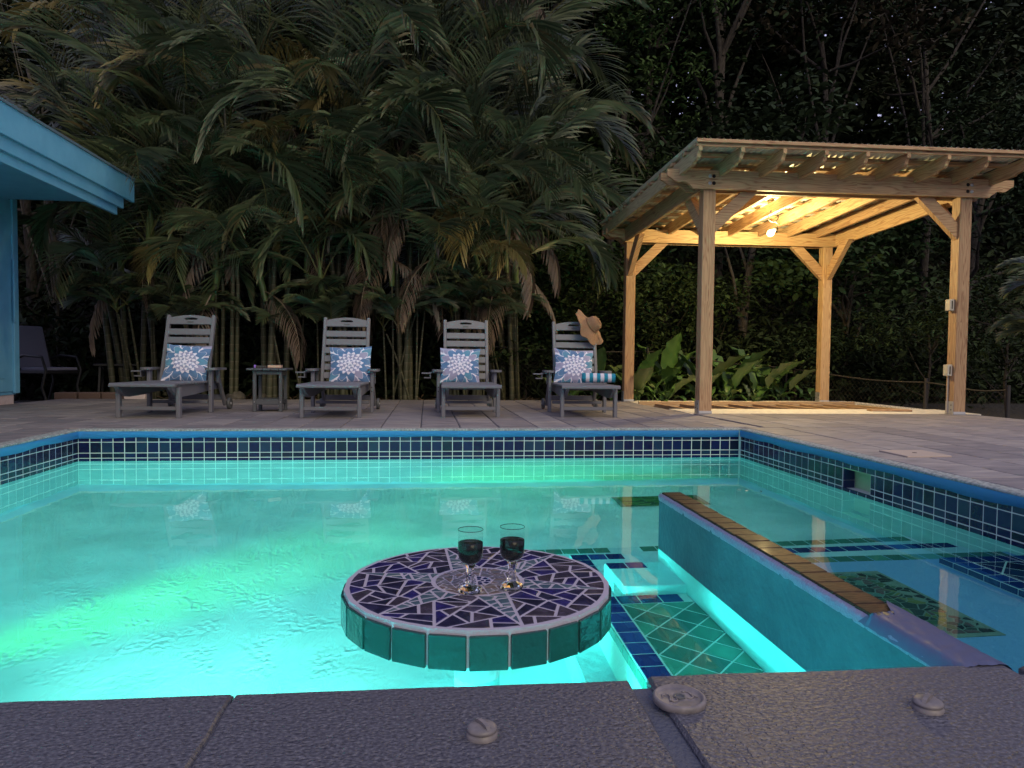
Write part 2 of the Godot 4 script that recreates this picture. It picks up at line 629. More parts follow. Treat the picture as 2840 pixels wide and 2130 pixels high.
func build_pool():
	# floor, sloping gently down to the far end
	var st = new_st()
	st.set_smooth_group(0)
	var nx = 40
	var nz = 40
	var und = noise(0.9, 3, 5)
	var fy = func(x, z): return lerp(-0.92, -1.2, clamp((-z - 1.5) / 4.0, 0.0, 1.0)) + und.get_noise_2d(x, z) * 0.012
	for i in nx:
		for j in nz:
			var x0 = lerp(XL - 0.1, XR + 0.1, float(i) / nx)
			var x1 = lerp(XL - 0.1, XR + 0.1, float(i + 1) / nx)
			var z0 = lerp(ZF - 0.1, ZN + 0.1, float(j) / nz)
			var z1 = lerp(ZF - 0.1, ZN + 0.1, float(j + 1) / nz)
			quad(st, Vector3(x0, fy.call(x0, z1), z1), Vector3(x1, fy.call(x1, z1), z1), Vector3(x1, fy.call(x1, z0), z0), Vector3(x0, fy.call(x0, z0), z0))
	struct("pool_floor", done(st), M.plaster)
	# walls: grouted backing above, plaster below
	var wf = struct("pool_wall_far", cbox(Vector3(5.3, 1.25, 0.15), 0.0), M.smooth_plaster, Vector3(0, -0.2415 - 0.625, ZF - 0.075), "far pool wall, white plaster under water with navy tiles above")
	part("grout_bed", cbox(Vector3(5.3, 0.22, 0.15), 0.0), M.grout, wf, Vector3(0, 0.625 + 0.112, -0.0005))
	wall_tiles(wf, 63, 0, Vector3(XL, 0.625 + 0.2415, 0.075 - 0.0035), Vector3.RIGHT, Vector3.BACK)
	var wl = struct("pool_wall_left", cbox(Vector3(0.15, 1.25, 4.6), 0.0), M.smooth_plaster, Vector3(XL - 0.075, -0.2415 - 0.625, -3.27), "left pool wall, white plaster under water with navy tiles above")
	part("grout_bed", cbox(Vector3(0.15, 0.22, 4.6), 0.0), M.grout, wl, Vector3(-0.0005, 0.625 + 0.112, 0))
	wall_tiles(wl, 40, 0, Vector3(0.075 - 0.0035, 0.625 + 0.2415, ZF + 3.27 + 40 * TP), Vector3.FORWARD, Vector3.RIGHT)
	var wr = struct("pool_wall_right", cbox(Vector3(0.15, 1.25, 4.6), 0.0), M.smooth_plaster, Vector3(XR + 0.075, -0.2415 - 0.625, -3.27), "right pool wall, white plaster under water with navy tiles above")
	var k0 = ZF + 18.0 * TP
	var k1 = ZF + 21.5 * TP
	var dz = 3.27
	# the backing leaves the skimmer mouth open
	part("grout_bed", cbox(Vector3(0.15, 0.22, k0 + 5.57), 0.0), M.grout, wr, Vector3(0.0005, 0.737, (k0 - 5.57) / 2.0 + dz))
	part("grout_bed", cbox(Vector3(0.15, 0.22, -0.97 - k1), 0.0), M.grout, wr, Vector3(0.0005, 0.737, (k1 - 0.97) / 2.0 + dz))
	part("grout_bed", cbox(Vector3(0.15, 0.073, k1 - k0), 0.0), M.grout, wr, Vector3(0.0005, 0.8105, (k1 + k0) / 2.0 + dz))
	part("grout_bed", cbox(Vector3(0.15, 0.02, k1 - k0), 0.0), M.grout, wr, Vector3(0.0005, 0.637, (k1 + k0) / 2.0 + dz))
	var sk = func(k, r):
		var z = ZF + (k + 0.5) * TP
		return r > 0 and r < 3 and k >= 18 and k <= 21
	wall_tiles(wr, 54, 0, Vector3(-0.075 + 0.0035, 0.8665, ZF + dz), Vector3.BACK, Vector3.LEFT, sk)
	for r in 2:
		part("tile", cbox(Vector3(0.036, [0.0755, 0.033][r], 0.009), 0.002), M.navy[0], wr, Vector3(-0.0715, 0.8665 + [-0.1355, -0.194][r], k1 + 0.02 + dz), Basis(Vector3.BACK, Vector3.UP, Vector3.LEFT))
	var wn = struct("pool_wall_near", cbox(Vector3(5.3, 1.45, 0.15), 0.0), M.smooth_plaster, Vector3(0, -0.745, ZN + 0.085), "near pool wall under the coping, pale plaster")
	# skimmer box behind the mouth
	var s = thing("skimmer", "pale green skimmer mouth set in the tiles of the right pool wall", "skimmer", Vector3(XR, -0.16, (k0 + k1) / 2.0))
	var green = mat(0.3, 0.5, 0.3, 0.5)
	pbox("back_plate", Vector3(0.01, 0.16, 0.28), green, s, Vector3(0.088, 0.0, 0), 0.0)
	pbox("roof", Vector3(0.08, 0.006, 0.277), green, s, Vector3(0.042, 0.063, 0), 0.0)
	pbox("sill", Vector3(0.08, 0.008, 0.277), green, s, Vector3(0.042, -0.064, 0), 0.0)
	for r in 2:
		for c in 1:
			pbox("tile", Vector3(0.072, 0.075 if r == 0 else 0.045, 0.006), M.navy[1], s, Vector3(0.04 + c * 0.0735, 0.026 if r == 0 else -0.037, -0.134), 0.002)
	# masking tape along the top course
	var wob = noise(1.3, 2, 8)
	for w in [[Vector3(XL, 0, ZF), Vector3.RIGHT, Vector3.BACK, 5.0, "far"], [Vector3(XR, 0, ZF), Vector3.BACK, Vector3.LEFT, 4.28, "right"], [Vector3(XL, 0, ZF), Vector3.BACK, Vector3.RIGHT, 4.28, "left"]]:
		var t = new_st()
		t.set_smooth_group(0)
		var n = int(w[3] / 0.06)
		for k in n:
			var pts = []
			for q in [k, k + 1]:
				var d = w[3] * q / n
				var b = w[0] + w[1] * d
				var lo = -0.066 + wob.get_noise_2d(d * 1.3, w[3]) * 0.012
				var o = 0.0022 + 0.0012 * (1.0 + wob.get_noise_2d(d * 9.0, 40.0))
				pts.append([b + w[2] * (o + 0.006) + Vector3(0, -0.0165, 0), b + w[2] * (o + 0.003) + Vector3(0, lo, 0), b + w[2] * o + Vector3(0, lo, 0)])
			var A = pts[0]
			var B = pts[1]
			if w[4] == "left":
				var sw = A; A = B; B = sw
			quad(t, A[1], B[1], B[0], A[0])
			quad(t, A[2], B[2], B[1], A[1])
		top("masking_tape", done(t), M.tape, "strip of blue masking tape along the top tiles of the %s pool wall" % w[4], "tape", Vector3.ZERO, Basis(), "blue tape under the coping")
	# the water
	var wst = new_st()
	wst.set_smooth_group(0)
	quad(wst, Vector3(XL - 0.004, YW, ZN + 0.012), Vector3(XR + 0.004, YW, ZN + 0.012), Vector3(XR + 0.004, YW, ZF - 0.004), Vector3(XL - 0.004, YW, ZF - 0.004), Vector2(0, 0), Vector2(5, 0), Vector2(5, 4.3), Vector2(0, 4.3))
	wst.generate_normals()
	wst.generate_tangents()
	struct("pool_water", wst.commit(), M.water, Vector3.ZERO, "still lit pool water with faint ripples")
	# the pool lamp on the left wall, out of the picture: its light is what the picture shows
	var lamp = thing("pool_lamp", "round underwater pool lamp on the near pool wall", "pool lamp", Vector3(-0.4, -0.66, ZN + 0.01))
	var face = Basis(Vector3.RIGHT, -PI / 2)
	part("bezel", lathe([Vector2(0.085, 0), Vector2(0.12, 0.002), Vector2(0.12, 0.012), Vector2(0.095, 0.022), Vector2(0.088, 0.012)], 32), M.galv, lamp, Vector3.ZERO, face)
	var lens = mat(0.4, 0.8, 0.7, 0.3)
	lens.emission_enabled = true
	lens.emission = Color(0.35, 1.0, 0.85)
	lens.emission_energy_multiplier = 2.0
	part("lens", lathe([Vector2(0.088, 0.008), Vector2(0.06, 0.018), Vector2(0.0, 0.022)], 32), lens, lamp, Vector3.ZERO, face)
	# a colour changing lamp: cyan core, green fringe, blue green spill
	for spec in [[Color(0.85, 1.0, 0.84), 3.6, 38.0, Vector3(-0.2, -0.16, -0.95), 1.0], [Color(0.3, 0.97, 0.97), 3.0, 86.0, Vector3(0.5, 0.25, -1.0), 0.5], [Color(0.35, 1.0, 0.95), 6.0, 30.0, Vector3(2.3, 0.1, -3.0), 1.0], [Color(0.35, 0.97, 1.0), 5.0, 34.0, Vector3(-0.5, -0.05, -3.0), 1.0]]:
		beam(lamp, spec, Vector3(0, 0, -0.11))
	var lamp2 = thing("pool_lamp", "round underwater pool lamp with a green beam on the left pool wall", "pool lamp", Vector3(XL + 0.001, -0.62, -1.75))
	var face2 = Basis(Vector3(0, 0, 1), -PI / 2)
	part("bezel", lathe([Vector2(0.085, 0), Vector2(0.12, 0.002), Vector2(0.12, 0.012), Vector2(0.095, 0.022), Vector2(0.088, 0.012)], 32), M.galv, lamp2, Vector3.ZERO, face2)
	var lens2 = lens.duplicate()
	lens2.emission = Color(0.3, 1.0, 0.5)
	part("lens", lathe([Vector2(0.088, 0.008), Vector2(0.06, 0.018), Vector2(0.0, 0.022)], 32), lens2, lamp2, Vector3.ZERO, face2)
	beam(lamp2, [Color(0.3, 1.0, 0.22), 19.0, 12.0, Vector3(1.75, -0.3, -1.95), 1.0], Vector3(0.11, 0, 0))
	beam(lamp2, [Color(0.3, 1.0, 0.85), 1.3, 80.0, Vector3(1.0, -0.05, -0.8), 0.6], Vector3(0.11, 0, 0))

func beam(lamp, spec, at):
	var sl = SpotLight3D.new()
	sl.name = "pool_lamp_beam"
	sl.light_color = spec[0]
	sl.light_energy = spec[1]
	sl.spot_angle = spec[2]
	sl.spot_angle_attenuation = spec[4]
	sl.spot_range = 12.0
	sl.spot_attenuation = 2.0
	sl.light_size = 0.08
	sl.shadow_enabled = true
	lamp.add_child(sl, true)
	sl.position = at
	sl.basis = Basis.looking_at(spec[3].normalized(), Vector3.UP)

# ---------------------------------------------------------------- deck
func stone(sx, sz, h, rough_edge = 0.0, sd = 0):
	# a slab with a slightly uneven outline and a rounded upper edge; top at y = 0
	var n = noise(3.0, 3, 200 + sd)
	var st = new_st()
	var N = 10
	var ring = func(inset, y):
		var a = []
		for sidx in 4:
			for k in N:
				var t = float(k) / N
				var c = [Vector3(-0.5 + t, 0, 0.5), Vector3(0.5, 0, 0.5 - t), Vector3(0.5 - t, 0, -0.5), Vector3(-0.5, 0, -0.5 + t)][sidx]
				var p = Vector3(c.x * (sx - 2 * inset), y, c.z * (sz - 2 * inset))
				p += Vector3(sign(c.x), 0, sign(c.z)) * n.get_noise_2d(p.x * 4.0, p.z * 4.0) * rough_edge
				a.append(p)
		return a
	var r0 = ring.call(0.0, -h)
	var r1 = ring.call(0.0, -0.006)
	var r2 = ring.call(0.005, 0.0)
	for pr in [[r0, r1, -1], [r1, r2, 0]]:
		st.set_smooth_group(pr[2])
		for k in r0.size():
			var j = (k + 1) % r0.size()
			quad(st, pr[0][k], pr[0][j], pr[1][j], pr[1][k])
	st.set_smooth_group(-1)
	for k in r2.size():
		tri(st, Vector3.ZERO, r2[k], r2[(k + 1) % r2.size()])
	return done(st)

func build_deck():
	# near coping: big rough slabs with a mortar joint
	var cn = struct("coping_near", cbox(Vector3(7.4, 0.1, 2.6), 0.0), M.mortar, Vector3(0, -0.056, ZN + 0.02 + 1.3), "near pool edge of rough grey stone slabs")
	cn.rotation.y = -0.0185
	var x = -2.37
	var i = 0
	for w in [0.68, 0.68, 0.675, 0.677, 0.7, 0.7, 0.7]:
		for row in 3:
			part("coping_stone", stone(w - 0.034 + (0.0 if i < 2 or i > 3 else 0.0165), 0.62, 0.05, 0.005, i * 3 + row), M.coping, cn, Vector3(x + w / 2.0 + [0.0, 0.0, 0.0082, -0.0082, 0.0, 0.0, 0.0][i], 0.056 + (0.004 if i == 4 else 0.0), -1.013 + row * 0.652 - (0.004 if i == 4 else 0.0)))
		x += w
		i += 1
	# the other edges: pale broken lip under the paving
	for e in [["coping_edge_far", Vector3(5.06, 0.016, 0.09), Vector3(0, -0.0105, ZF - 0.038)], ["coping_edge_right", Vector3(0.09, 0.016, 4.33), Vector3(XR + 0.038, -0.0105, -3.34)], ["coping_edge_left", Vector3(0.09, 0.016, 4.33), Vector3(XL - 0.038, -0.0105, -3.34)]]:
		var nn = noise(6.0, 3, 300)
		var st = new_st()
		st.set_smooth_group(0)
		var alongx = e[1].x > e[1].z
		var L = max(e[1].x, e[1].z)
		var m = int(L / 0.03)
		var sgn = 1.0
		if e[0] == "coping_edge_right": sgn = -1.0
		for k in m:
			var sec = []
			for q in [k, k + 1]:
				var d = -L / 2.0 + L * q / m
				var j = 0.005 * nn.get_noise_1d(d * 2.0) + 0.003 * nn.get_noise_1d(d * 11.0)
				var prof = [Vector2(-0.045, 0.008), Vector2(0.036 + j, 0.008 + j * 0.4), Vector2(0.046 + j, 0.002 + j), Vector2(0.045 + j * 0.5, -0.008), Vector2(-0.045, -0.008)]
				var ring = []
				for pp in prof:
					ring.append((Vector3(d, pp.y, pp.x) if alongx else Vector3(sgn * pp.x, pp.y, d)) + e[2])
				sec.append(ring)
			var flip = (not alongx) and sgn > 0
			for c in 4:
				if flip:
					quad(st, sec[1][c + 1], sec[0][c + 1], sec[0][c], sec[1][c])
				else:
					quad(st, sec[0][c + 1], sec[1][c + 1], sec[1][c], sec[0][c])
		struct(e[0], done(st), M.edge)
	# sloping far deck
	var tilt = Basis(Vector3.RIGHT, Vector3(0, 1, -0.01).normalized(), Vector3(0, 0.01, 1).normalized())
	var far = struct("pool_deck_far", cbox(Vector3(7.4, 0.1, 4.25), 0.0), M.mortar, Vector3(-0.95, deck_y(-7.72) - 0.06, -7.72), "paved terrace behind the pool, stone slabs")
	far.basis = tilt
	lay(far, Vector2(-3.7, -2.1), Vector2(3.7, 2.125), 0.06)
	var fr = struct("pool_deck_corner", cbox(Vector3(3.08, 0.1, 1.6), 0.0), M.mortar, Vector3(4.3, deck_y(-6.39) - 0.06, -6.39), "paved terrace in front of the pergola, stone slabs")
	fr.basis = tilt
	lay(fr, Vector2(-1.54, -0.8), Vector2(1.54, 0.8), 0.06)
	var rt = struct("pool_deck_right", cbox(Vector3(3.26, 0.1, 4.4), 0.0), M.mortar, Vector3(XR + 0.055 + 1.63, -0.06, -3.39), "paved terrace beside the right pool edge, stone slabs")
	lay(rt, Vector2(-1.62, -2.19), Vector2(1.62, 2.19), 0.06)
	var lt = struct("pool_deck_left", cbox(Vector3(2.5, 0.1, 4.4), 0.0), M.mortar, Vector3(XL - 0.055 - 1.25, -0.06, -3.39), "paved terrace beside the left pool edge, stone slabs")
	lay(lt, Vector2(-1.24, -2.19), Vector2(1.24, 2.19), 0.06)
	# pale slab under the pergola with a pit left open for the timber floor
	var sl = struct("concrete_slab", cbox(Vector3(3.3, 0.12, 0.72), 0.0), M.slab, Vector3(4.4, deck_y(-7.56) - 0.06, -7.56), "pale concrete slab inside the pergola")
	pbox("slab_side", Vector3(0.2, 0.12, 1.7), M.slab, sl, Vector3(1.55, -0.012, -1.2), 0.0)
	pbox("slab_back", Vector3(3.3, 0.12, 0.7), M.slab, sl, Vector3(0.0, -0.02, -1.94), 0.0)
	pbox("pit_floor", Vector3(3.3, 0.05, 1.7), M.soil, sl, Vector3(0, -0.16, -1.2), 0.0)

func lay(parent, lo, hi, h):
	var pw = 0.307
	var pl = 0.612
	var meshes = []
	for k in 4:
		meshes.append(stone(pw - 0.008, pl - 0.008, 0.02, 0.0015, 400 + k))
	var cols = int(ceil((hi.x - lo.x) / pw))
	for c in cols:
		var x0 = lo.x + c * pw
		var z = lo.y - (0.306 if c % 2 == 1 else 0.0)
		while z < hi.y - 0.05:
			var z0 = max(z, lo.y)
			var z1 = min(z + pl, hi.y)
			var x1 = min(x0 + pw, hi.x)
			if z1 - z0 > 0.06 and x1 - x0 > 0.06:
				var o = part("paver", meshes[rng.randi() % 4], M.pavers[rng.randi() % 3], parent, Vector3((x0 + x1) / 2.0, h + rng.randf_range(-0.0012, 0.0012), (z0 + z1) / 2.0))
				o.scale = Vector3((x1 - x0 - 0.008) / (pw - 0.008), 1, (z1 - z0 - 0.008) / (pl - 0.008))
			z += pl

func build_ground():
	# dark soil that falls flat to the back and rises into a wooded slope
	var st = new_st()
	st.set_smooth_group(0)
	var n = noise(0.12, 4, 9)
	var xs = []
	for k in 57: xs.append(-42.0 + k * 1.5)
	var zs = [30.0, 8.0, 2.0, 0.0, -2.0, -4.0, -5.5, -6.5, -7.5, -8.5, -9.2, -9.8, -10.2, -10.7, -11.3, -12.0, -13.0, -14.0, -15.5, -17.0, -19.0, -21.0, -24.0, -28.0, -34.0, -42.0]
	var hy = func(xx, zz): return hill(xx, zz) + n.get_noise_2d(xx * 3.0, zz * 3.0) * 0.03
	for i in xs.size() - 1:
		for j in zs.size() - 1:
			var a = Vector3(xs[i], hy.call(xs[i], zs[j]), zs[j])
			var b = Vector3(xs[i + 1], hy.call(xs[i + 1], zs[j]), zs[j])
			var c = Vector3(xs[i + 1], hy.call(xs[i + 1], zs[j + 1]), zs[j + 1])
			var d = Vector3(xs[i], hy.call(xs[i], zs[j + 1]), zs[j + 1])
			# leave the pool open
			if xs[i + 1] > -3.6 and xs[i] < 3.6 and zs[j] <= 0.1 and zs[j + 1] > -6.6:
				continue
			quad(st, a, b, c, d)
	struct("ground", done(st), M.soil, Vector3.ZERO, "dark soil and wooded slope behind the terrace")

func hill(x, z):
	var y = -0.13
	if z > -9.6:
		return y - (0.4 if z > -9.0 and x > -4.5 and x < 5.7 else 0.0)
	y += clamp((-z - 12.0) / 10.0, 0.0, 1.0) * 6.5 + clamp((-z - 20.0) / 16.0, 0.0, 1.0) * 8.0 * (1.0 - 0.2 * clamp((x - 3.0) / 8.0, 0.0, 1.0))
	return y

# ---------------------------------------------------------------- house
func build_house():
	var wx = -4.58
	var zc = -8.67
	var h = thing("blue_house", "sky blue house at the left edge with a sloping eave and panelled door", "house", Vector3(wx, 0, zc))
	pbox("wall", Vector3(4.0, 2.55, 7.0), M.house_wall, h, Vector3(-2.06, 1.275 + 0.05, 3.5), 0.01)
	pbox("plinth", Vector3(0.2, 0.22, 7.0), M.plinth, h, Vector3(-0.13, -0.01, 3.5), 0.02)
	# blue panelled double door that fills the wall near its corner
	var d = pbox("door", Vector3(0.05, 2.12, 2.4), M.house, h, Vector3(-0.025, 1.17, 1.2), 0.006)
	for k in 2:
		for r in 2:
			var zc2 = -0.6 + k * 1.2
			pbox("door_panel", Vector3(0.012, 0.82, 0.7), M.house, d, Vector3(0.029, -0.5 + r * 0.98, zc2), 0.005)
	pbox("door_frame", Vector3(0.03, 2.16, 0.1), M.house, d, Vector3(0.03, 0.0, -1.17), 0.006)
	pbox("hinge_strip", Vector3(0.02, 0.7, 0.05), M.house, d, Vector3(0.055, 0.06, -1.12), 0.008)
	pbox("door_sill", Vector3(0.06, 0.05, 2.4), M.house, d, Vector3(-0.02, -1.07, 0), 0.004)
	# eave: three stepped fascia boards, running level away from the viewer
	var fx = 1.18
	var zf = -8.86 - zc
	pbox("fascia_board", Vector3(0.035, 0.262, 7.6), M.house, h, Vector3(fx, 2.428, zf + 3.8), 0.004)
	pbox("fascia_board", Vector3(0.035, 0.125, 7.45), M.house, h, Vector3(fx - 0.034, 2.245, zf + 0.22 + 3.72), 0.004)
	pbox("fascia_board", Vector3(0.035, 0.115, 7.4), M.house, h, Vector3(fx - 0.068, 2.155, zf + 0.3 + 3.7), 0.004)
	pbox("gutter_end", Vector3(0.08, 0.11, 0.03), M.house, h, Vector3(fx - 0.06, 2.255, zf + 0.22), 0.004)
	pbox("soffit", Vector3(1.2, 0.03, 7.3), M.house, h, Vector3(fx - 0.69, 2.235, zf + 0.36 + 3.65), 0.0)
	var st = flat_st()
	add_prism(st, PackedVector2Array([Vector2(fx + 0.03, 2.55), Vector2(fx + 0.03, 2.575), Vector2(-1.6, 3.9), Vector2(-4.6, 2.6), Vector2(-4.6, 2.5)]), 7.6, Vector3(0, 0, zf + 3.8))
	part("roof", done(st), M.roof, h)

# ---------------------------------------------------------------- pergola
const PF = -7.13
func pg(u, y, d):
	# pergola frame: u along the front from the left post's outer edge, d away from the viewer
	return Vector3(2.806 + u - 0.05 * d, y, PF + 0.03 * u - d)

func ogee(x0, x1, y0, y1, cut):
	# outline of a beam from x0 to x1, both lower ends cut in a double curve
	var p = PackedVector2Array()
	var h = y1 - y0
	p.append(Vector2(x0, y1)); p.append(Vector2(x0, y1 - h * 0.36))
	var c = [Vector2(0.1, 0.42), Vector2(0.22, 0.55), Vector2(0.32, 0.64), Vector2(0.45, 0.68), Vector2(0.58, 0.64), Vector2(0.7, 0.66), Vector2(0.82, 0.75), Vector2(0.92, 0.88), Vector2(1.0, 1.0)]
	for q in c: p.append(Vector2(x0 + cut * q.x, y1 - h * q.y))
	c.reverse()
	for q in c: p.append(Vector2(x1 - cut * q.x, y1 - h * q.y))
	p.append(Vector2(x1, y1 - h * 0.36)); p.append(Vector2(x1, y1))
	return p

func build_pergola():
	var g = thing("pergola", "timber pergola with a corrugated lean-to roof and a bare lit bulb", "pergola", Vector3(4.3, -0.03, -8.3))
	var at = func(u, y, d): return pg(u, y, d) - g.position
	var xb = Vector3(1, 0, 0.03).normalized()
	var zb = Vector3(0.0, 0, 1)
	var frame = Basis(xb, Vector3.UP, xb.cross(Vector3.UP))
	var W = 2.93
	var D = 2.42
	var s = 0.133
	# posts with their metal feet
	for e in [[s / 2, s / 2, 2.29], [W - s / 2, s / 2, 2.29], [s / 2, D + s / 2, 2.3], [W - s / 2, D + s / 2, 2.3]]:
		var base = pg(e[0], 0, e[1])
		var y0 = deck_y(base.z)
		var hgt = e[2] - y0
		var p = pbox("post", Vector3(s, hgt, s), M.wood[(rng.randi() % 4)], g, Vector3(base.x, y0 + hgt / 2 + 0.012, base.z) - g.position, 0.006, frame)
		pbox("post_foot", Vector3(s + 0.006, 0.03, s + 0.006), M.galv, p, Vector3(0, -hgt / 2 + 0.006, 0), 0.002)
		pbox("foot_strap", Vector3(0.004, 0.14, s * 0.9), M.galv, p, Vector3(-s / 2 - 0.003, -hgt / 2 + 0.06, 0), 0.001)
		for q in [[0.03, 0.02], [-0.03, -0.02], [0.03, -0.03]]:
			part("bolt", cbox(Vector3(0.006, 0.012, 0.012), 0.002), M.dark_hole, p, Vector3(-s / 2 - 0.005, -hgt / 2 + 0.07 + q[1], q[0]))
	# front and rear beams, a board on each side of the posts
	for e in [[-0.40, W + 0.42, 2.287, 2.475, -0.022, 0], [-0.40, W + 0.42, 2.287, 2.475, s + 0.02, 1], [-0.30, W + 0.32, 2.125, 2.30, D - 0.022, 2], [-0.30, W + 0.32, 2.125, 2.30, D + s + 0.02, 1]]:
		var o = part("beam", prism(ogee(e[0], e[1], e[2], e[3], 0.27), 0.04), M.wood[e[5]], g, at.call(0, 0, e[4]) + Vector3(0, 0, 0), frame)
		if e[4] < 0:
			for u in [0.045, 0.085, W - 0.095, W - 0.05]:
				for y in [2.345, 2.415]:
					var lit = (u < 0.06 or u > W - 0.07)
					part("bolt", lathe([Vector2(0, 0.006), Vector2(0.01, 0.005), Vector2(0.012, 0.0025), Vector2(0.018, 0.002), Vector2(0.019, 0.0)], 14), M.galv if lit else M.dark_hole, o, Vector3(u, y, 0.0205), Basis(Vector3.RIGHT, PI / 2))
	# sloping side beams on the outer faces
	for u in [-0.02, W + 0.02]:
		bar("side_beam", at.call(u, 2.375, -0.0), at.call(u, 2.215, D + s), 0.04, 0.185, M.wood[3 if u < 0 else 2], g, 0.004)
	# knee braces
	var top_f = 2.287
	for e in [[s, 1.85, 0.066, s + 0.46, top_f, 0.066], [W - s, 1.85, 0.066, W - s - 0.46, top_f, 0.066], [s, 1.67, D + 0.066, s + 0.46, 2.125, D + 0.066], [W - s, 1.67, D + 0.066, W - s - 0.46, 2.125, D + 0.066], [0.05, 1.85, s, 0.05, 2.3, s + 0.44], [W - 0.05, 1.85, s, W - 0.05, 2.3, s + 0.44], [0.05, 1.67, D, 0.05, 2.17, D - 0.46], [W - 0.05, 1.67, D, W - 0.05, 2.17, D - 0.46]]:
		knee(g, at.call(e[0], e[1], e[2]), at.call(e[3], e[4], e[5]), 0.125, 0.068, M.wood[rng.randi() % 4])
	# rafters with scalloped front ends
	var sl = 0.072
	var len = 3.14
	var raf = PackedVector2Array()
	var hr = 0.14
	# local x: from the front tip backwards; y across the rafter
	raf.append(Vector2(0, 0)); raf.append(Vector2(0, -hr * 0.36))
	for q in [Vector2(0.02, 0.44), Vector2(0.035, 0.56), Vector2(0.045, 0.72), Vector2(0.07, 0.84), Vector2(0.1, 0.86), Vector2(0.125, 0.86), Vector2(0.15, 0.9), Vector2(0.17, 1.0)]:
		raf.append(Vector2(q.x, -hr * q.y))
	raf.append(Vector2(len - 0.12, -hr)); raf.append(Vector2(len - 0.06, -hr * 0.8)); raf.append(Vector2(len, -hr * 0.4)); raf.append(Vector2(len, 0))
	var rmesh = prism(raf, 0.038)
	for k in 9:
		var u = -0.262 + k * 0.418
		var a = at.call(u, 2.588, -0.5)
		var b = at.call(u, 2.588 - sl * len, -0.5 + len)
		var x = (b - a).normalized()
		var z = x.cross(Vector3.UP).normalized()
		var o = part("rafter", rmesh, M.green_wood if k in [0, 1] else M.wood[(k * 3) % 4], g, a, Basis(x, z.cross(x), z))
	# purlins across the rafters and the corrugated sheets on them
	for k in 11:
		var d = -0.49 + k * 0.309
		var y = 2.588 - sl * (d + 0.5) + 0.016
		bar("purlin", at.call(-0.30, y, d), at.call(-0.262 + 8 * 0.418 + 0.04, y, d), 0.07 if k > 0 else 0.02, 0.032 if k > 0 else 0.05, M.wood[(k * 5) % 4], g, 0.002)
	for k in 5:
		var st = new_st()
		st.set_smooth_group(0)
		var u0 = -0.31 + k * 0.688
		var nx = 56
		var f = func(i, d, off):
			var u = u0 + i * 0.72 / nx
			return at.call(u, 2.588 - sl * (d + 0.5) + 0.05 + 0.011 * sin(u * TAU / 0.0655) + off + k % 2 * 0.0015, d)
		for i in nx:
			for e in [[-0.53, 0.5], [0.5, 1.6], [1.6, 2.68]]:
				quad(st, f.call(i, e[0], 0.0), f.call(i + 1, e[0], 0.0), f.call(i + 1, e[1], 0.0), f.call(i, e[1], 0.0))
				quad(st, f.call(i, e[0], -0.0015), f.call(i, e[1], -0.0015), f.call(i + 1, e[1], -0.0015), f.call(i + 1, e[0], -0.0015))
		part("roof_sheet", done(st), M.sheet, g)
	bar("front_strip", at.call(-0.31, 2.624, -0.525), at.call(-0.262 + 8 * 0.418 + 0.05, 2.624, -0.525), 0.018, 0.032, M.wood[0], g, 0.002)
	# switch and socket boxes on the right front post
	var cream = mat(0.46, 0.42, 0.36, 0.5)
	for y in [1.16, 0.46]:
		var p = pg(W - s, y, 0.075) - g.position
		var o = pbox("outlet_box" if y < 1 else "switch_box", Vector3(0.03, 0.125, 0.075), cream, g, p + Vector3(-0.016, 0, 0), 0.004, frame)
		pbox("cover", Vector3(0.024, 0.12, 0.082), cream, o, Vector3(-0.026, 0.0, 0.0), 0.008)
		pbox("flap", Vector3(0.012, 0.085, 0.05), M.dark_hole, o, Vector3(-0.016, 0.0, 0.02), 0.002)
	bar("conduit", pg(W - s - 0.008, 0.4, 0.09) - g.position, pg(W - s - 0.008, 0.0, 0.09) - g.position, 0.014, 0.014, cream, g, 0.004)
	# bare bulb on a coiled cord
	var bp = Vector3(4.15, 2.1, -8.35)
	var b = thing("light_bulb", "bare glowing bulb hanging from a coiled cord under the pergola roof", "light bulb", bp)
	var glow = mat(1, 1, 1, 0.4)
	glow.emission_enabled = true
	glow.emission = Color(1.0, 0.86, 0.6)
	glow.emission_energy_multiplier = 14.0
	var tiltb = Basis(Vector3(0, 0, 1), -0.9)
	part("bulb", lathe([Vector2(0, -0.06), Vector2(0.025, -0.053), Vector2(0.04, -0.03), Vector2(0.042, -0.008), Vector2(0.03, 0.02), Vector2(0.016, 0.042), Vector2(0, 0.045)], 24), glow, b, Vector3.ZERO, tiltb)
	part("socket", lathe([Vector2(0.015, 0.04), Vector2(0.02, 0.045), Vector2(0.02, 0.085), Vector2(0.008, 0.095), Vector2(0, 0.096)], 16), M.rubber, b, Vector3.ZERO, tiltb)
	var cord = []
	var q0 = tiltb * Vector3(0, 0.09, 0)
	cord.append(q0)
	cord.append(q0 + Vector3(0.015, 0.05, 0))
	for k in 30:
		var a = -1.3 + k * TAU * 1.6 / 29.0
		cord.append(Vector3(0.012, 0.19, 0) + Vector3(cos(a) * 0.065, sin(a) * 0.065, 0.01 * k / 29.0))
	cord.append(Vector3(0.01, 0.3, 0.0)); cord.append(Vector3(0.02, 0.42, 0.0))
	part("cord", tube(cord, 0.0055, 6), M.rubber, b)
	var om = OmniLight3D.new()
	om.name = "bulb_glow"
	om.light_color = Color(1.0, 0.89, 0.61)
	om.light_energy = 4.2
	om.light_size = 0.035
	om.omni_range = 14.0
	om.omni_attenuation = 2.0
	om.shadow_enabled = true
	b.add_child(om)
	om.position = tiltb * Vector3(0, -0.015, 0)
	# unfinished timber floor frame in the slab
	var f = thing("floor_frame", "open timber floor frame of pale joists lying in the pergola slab", "timber frame", Vector3(4.4, -0.045, -8.6))
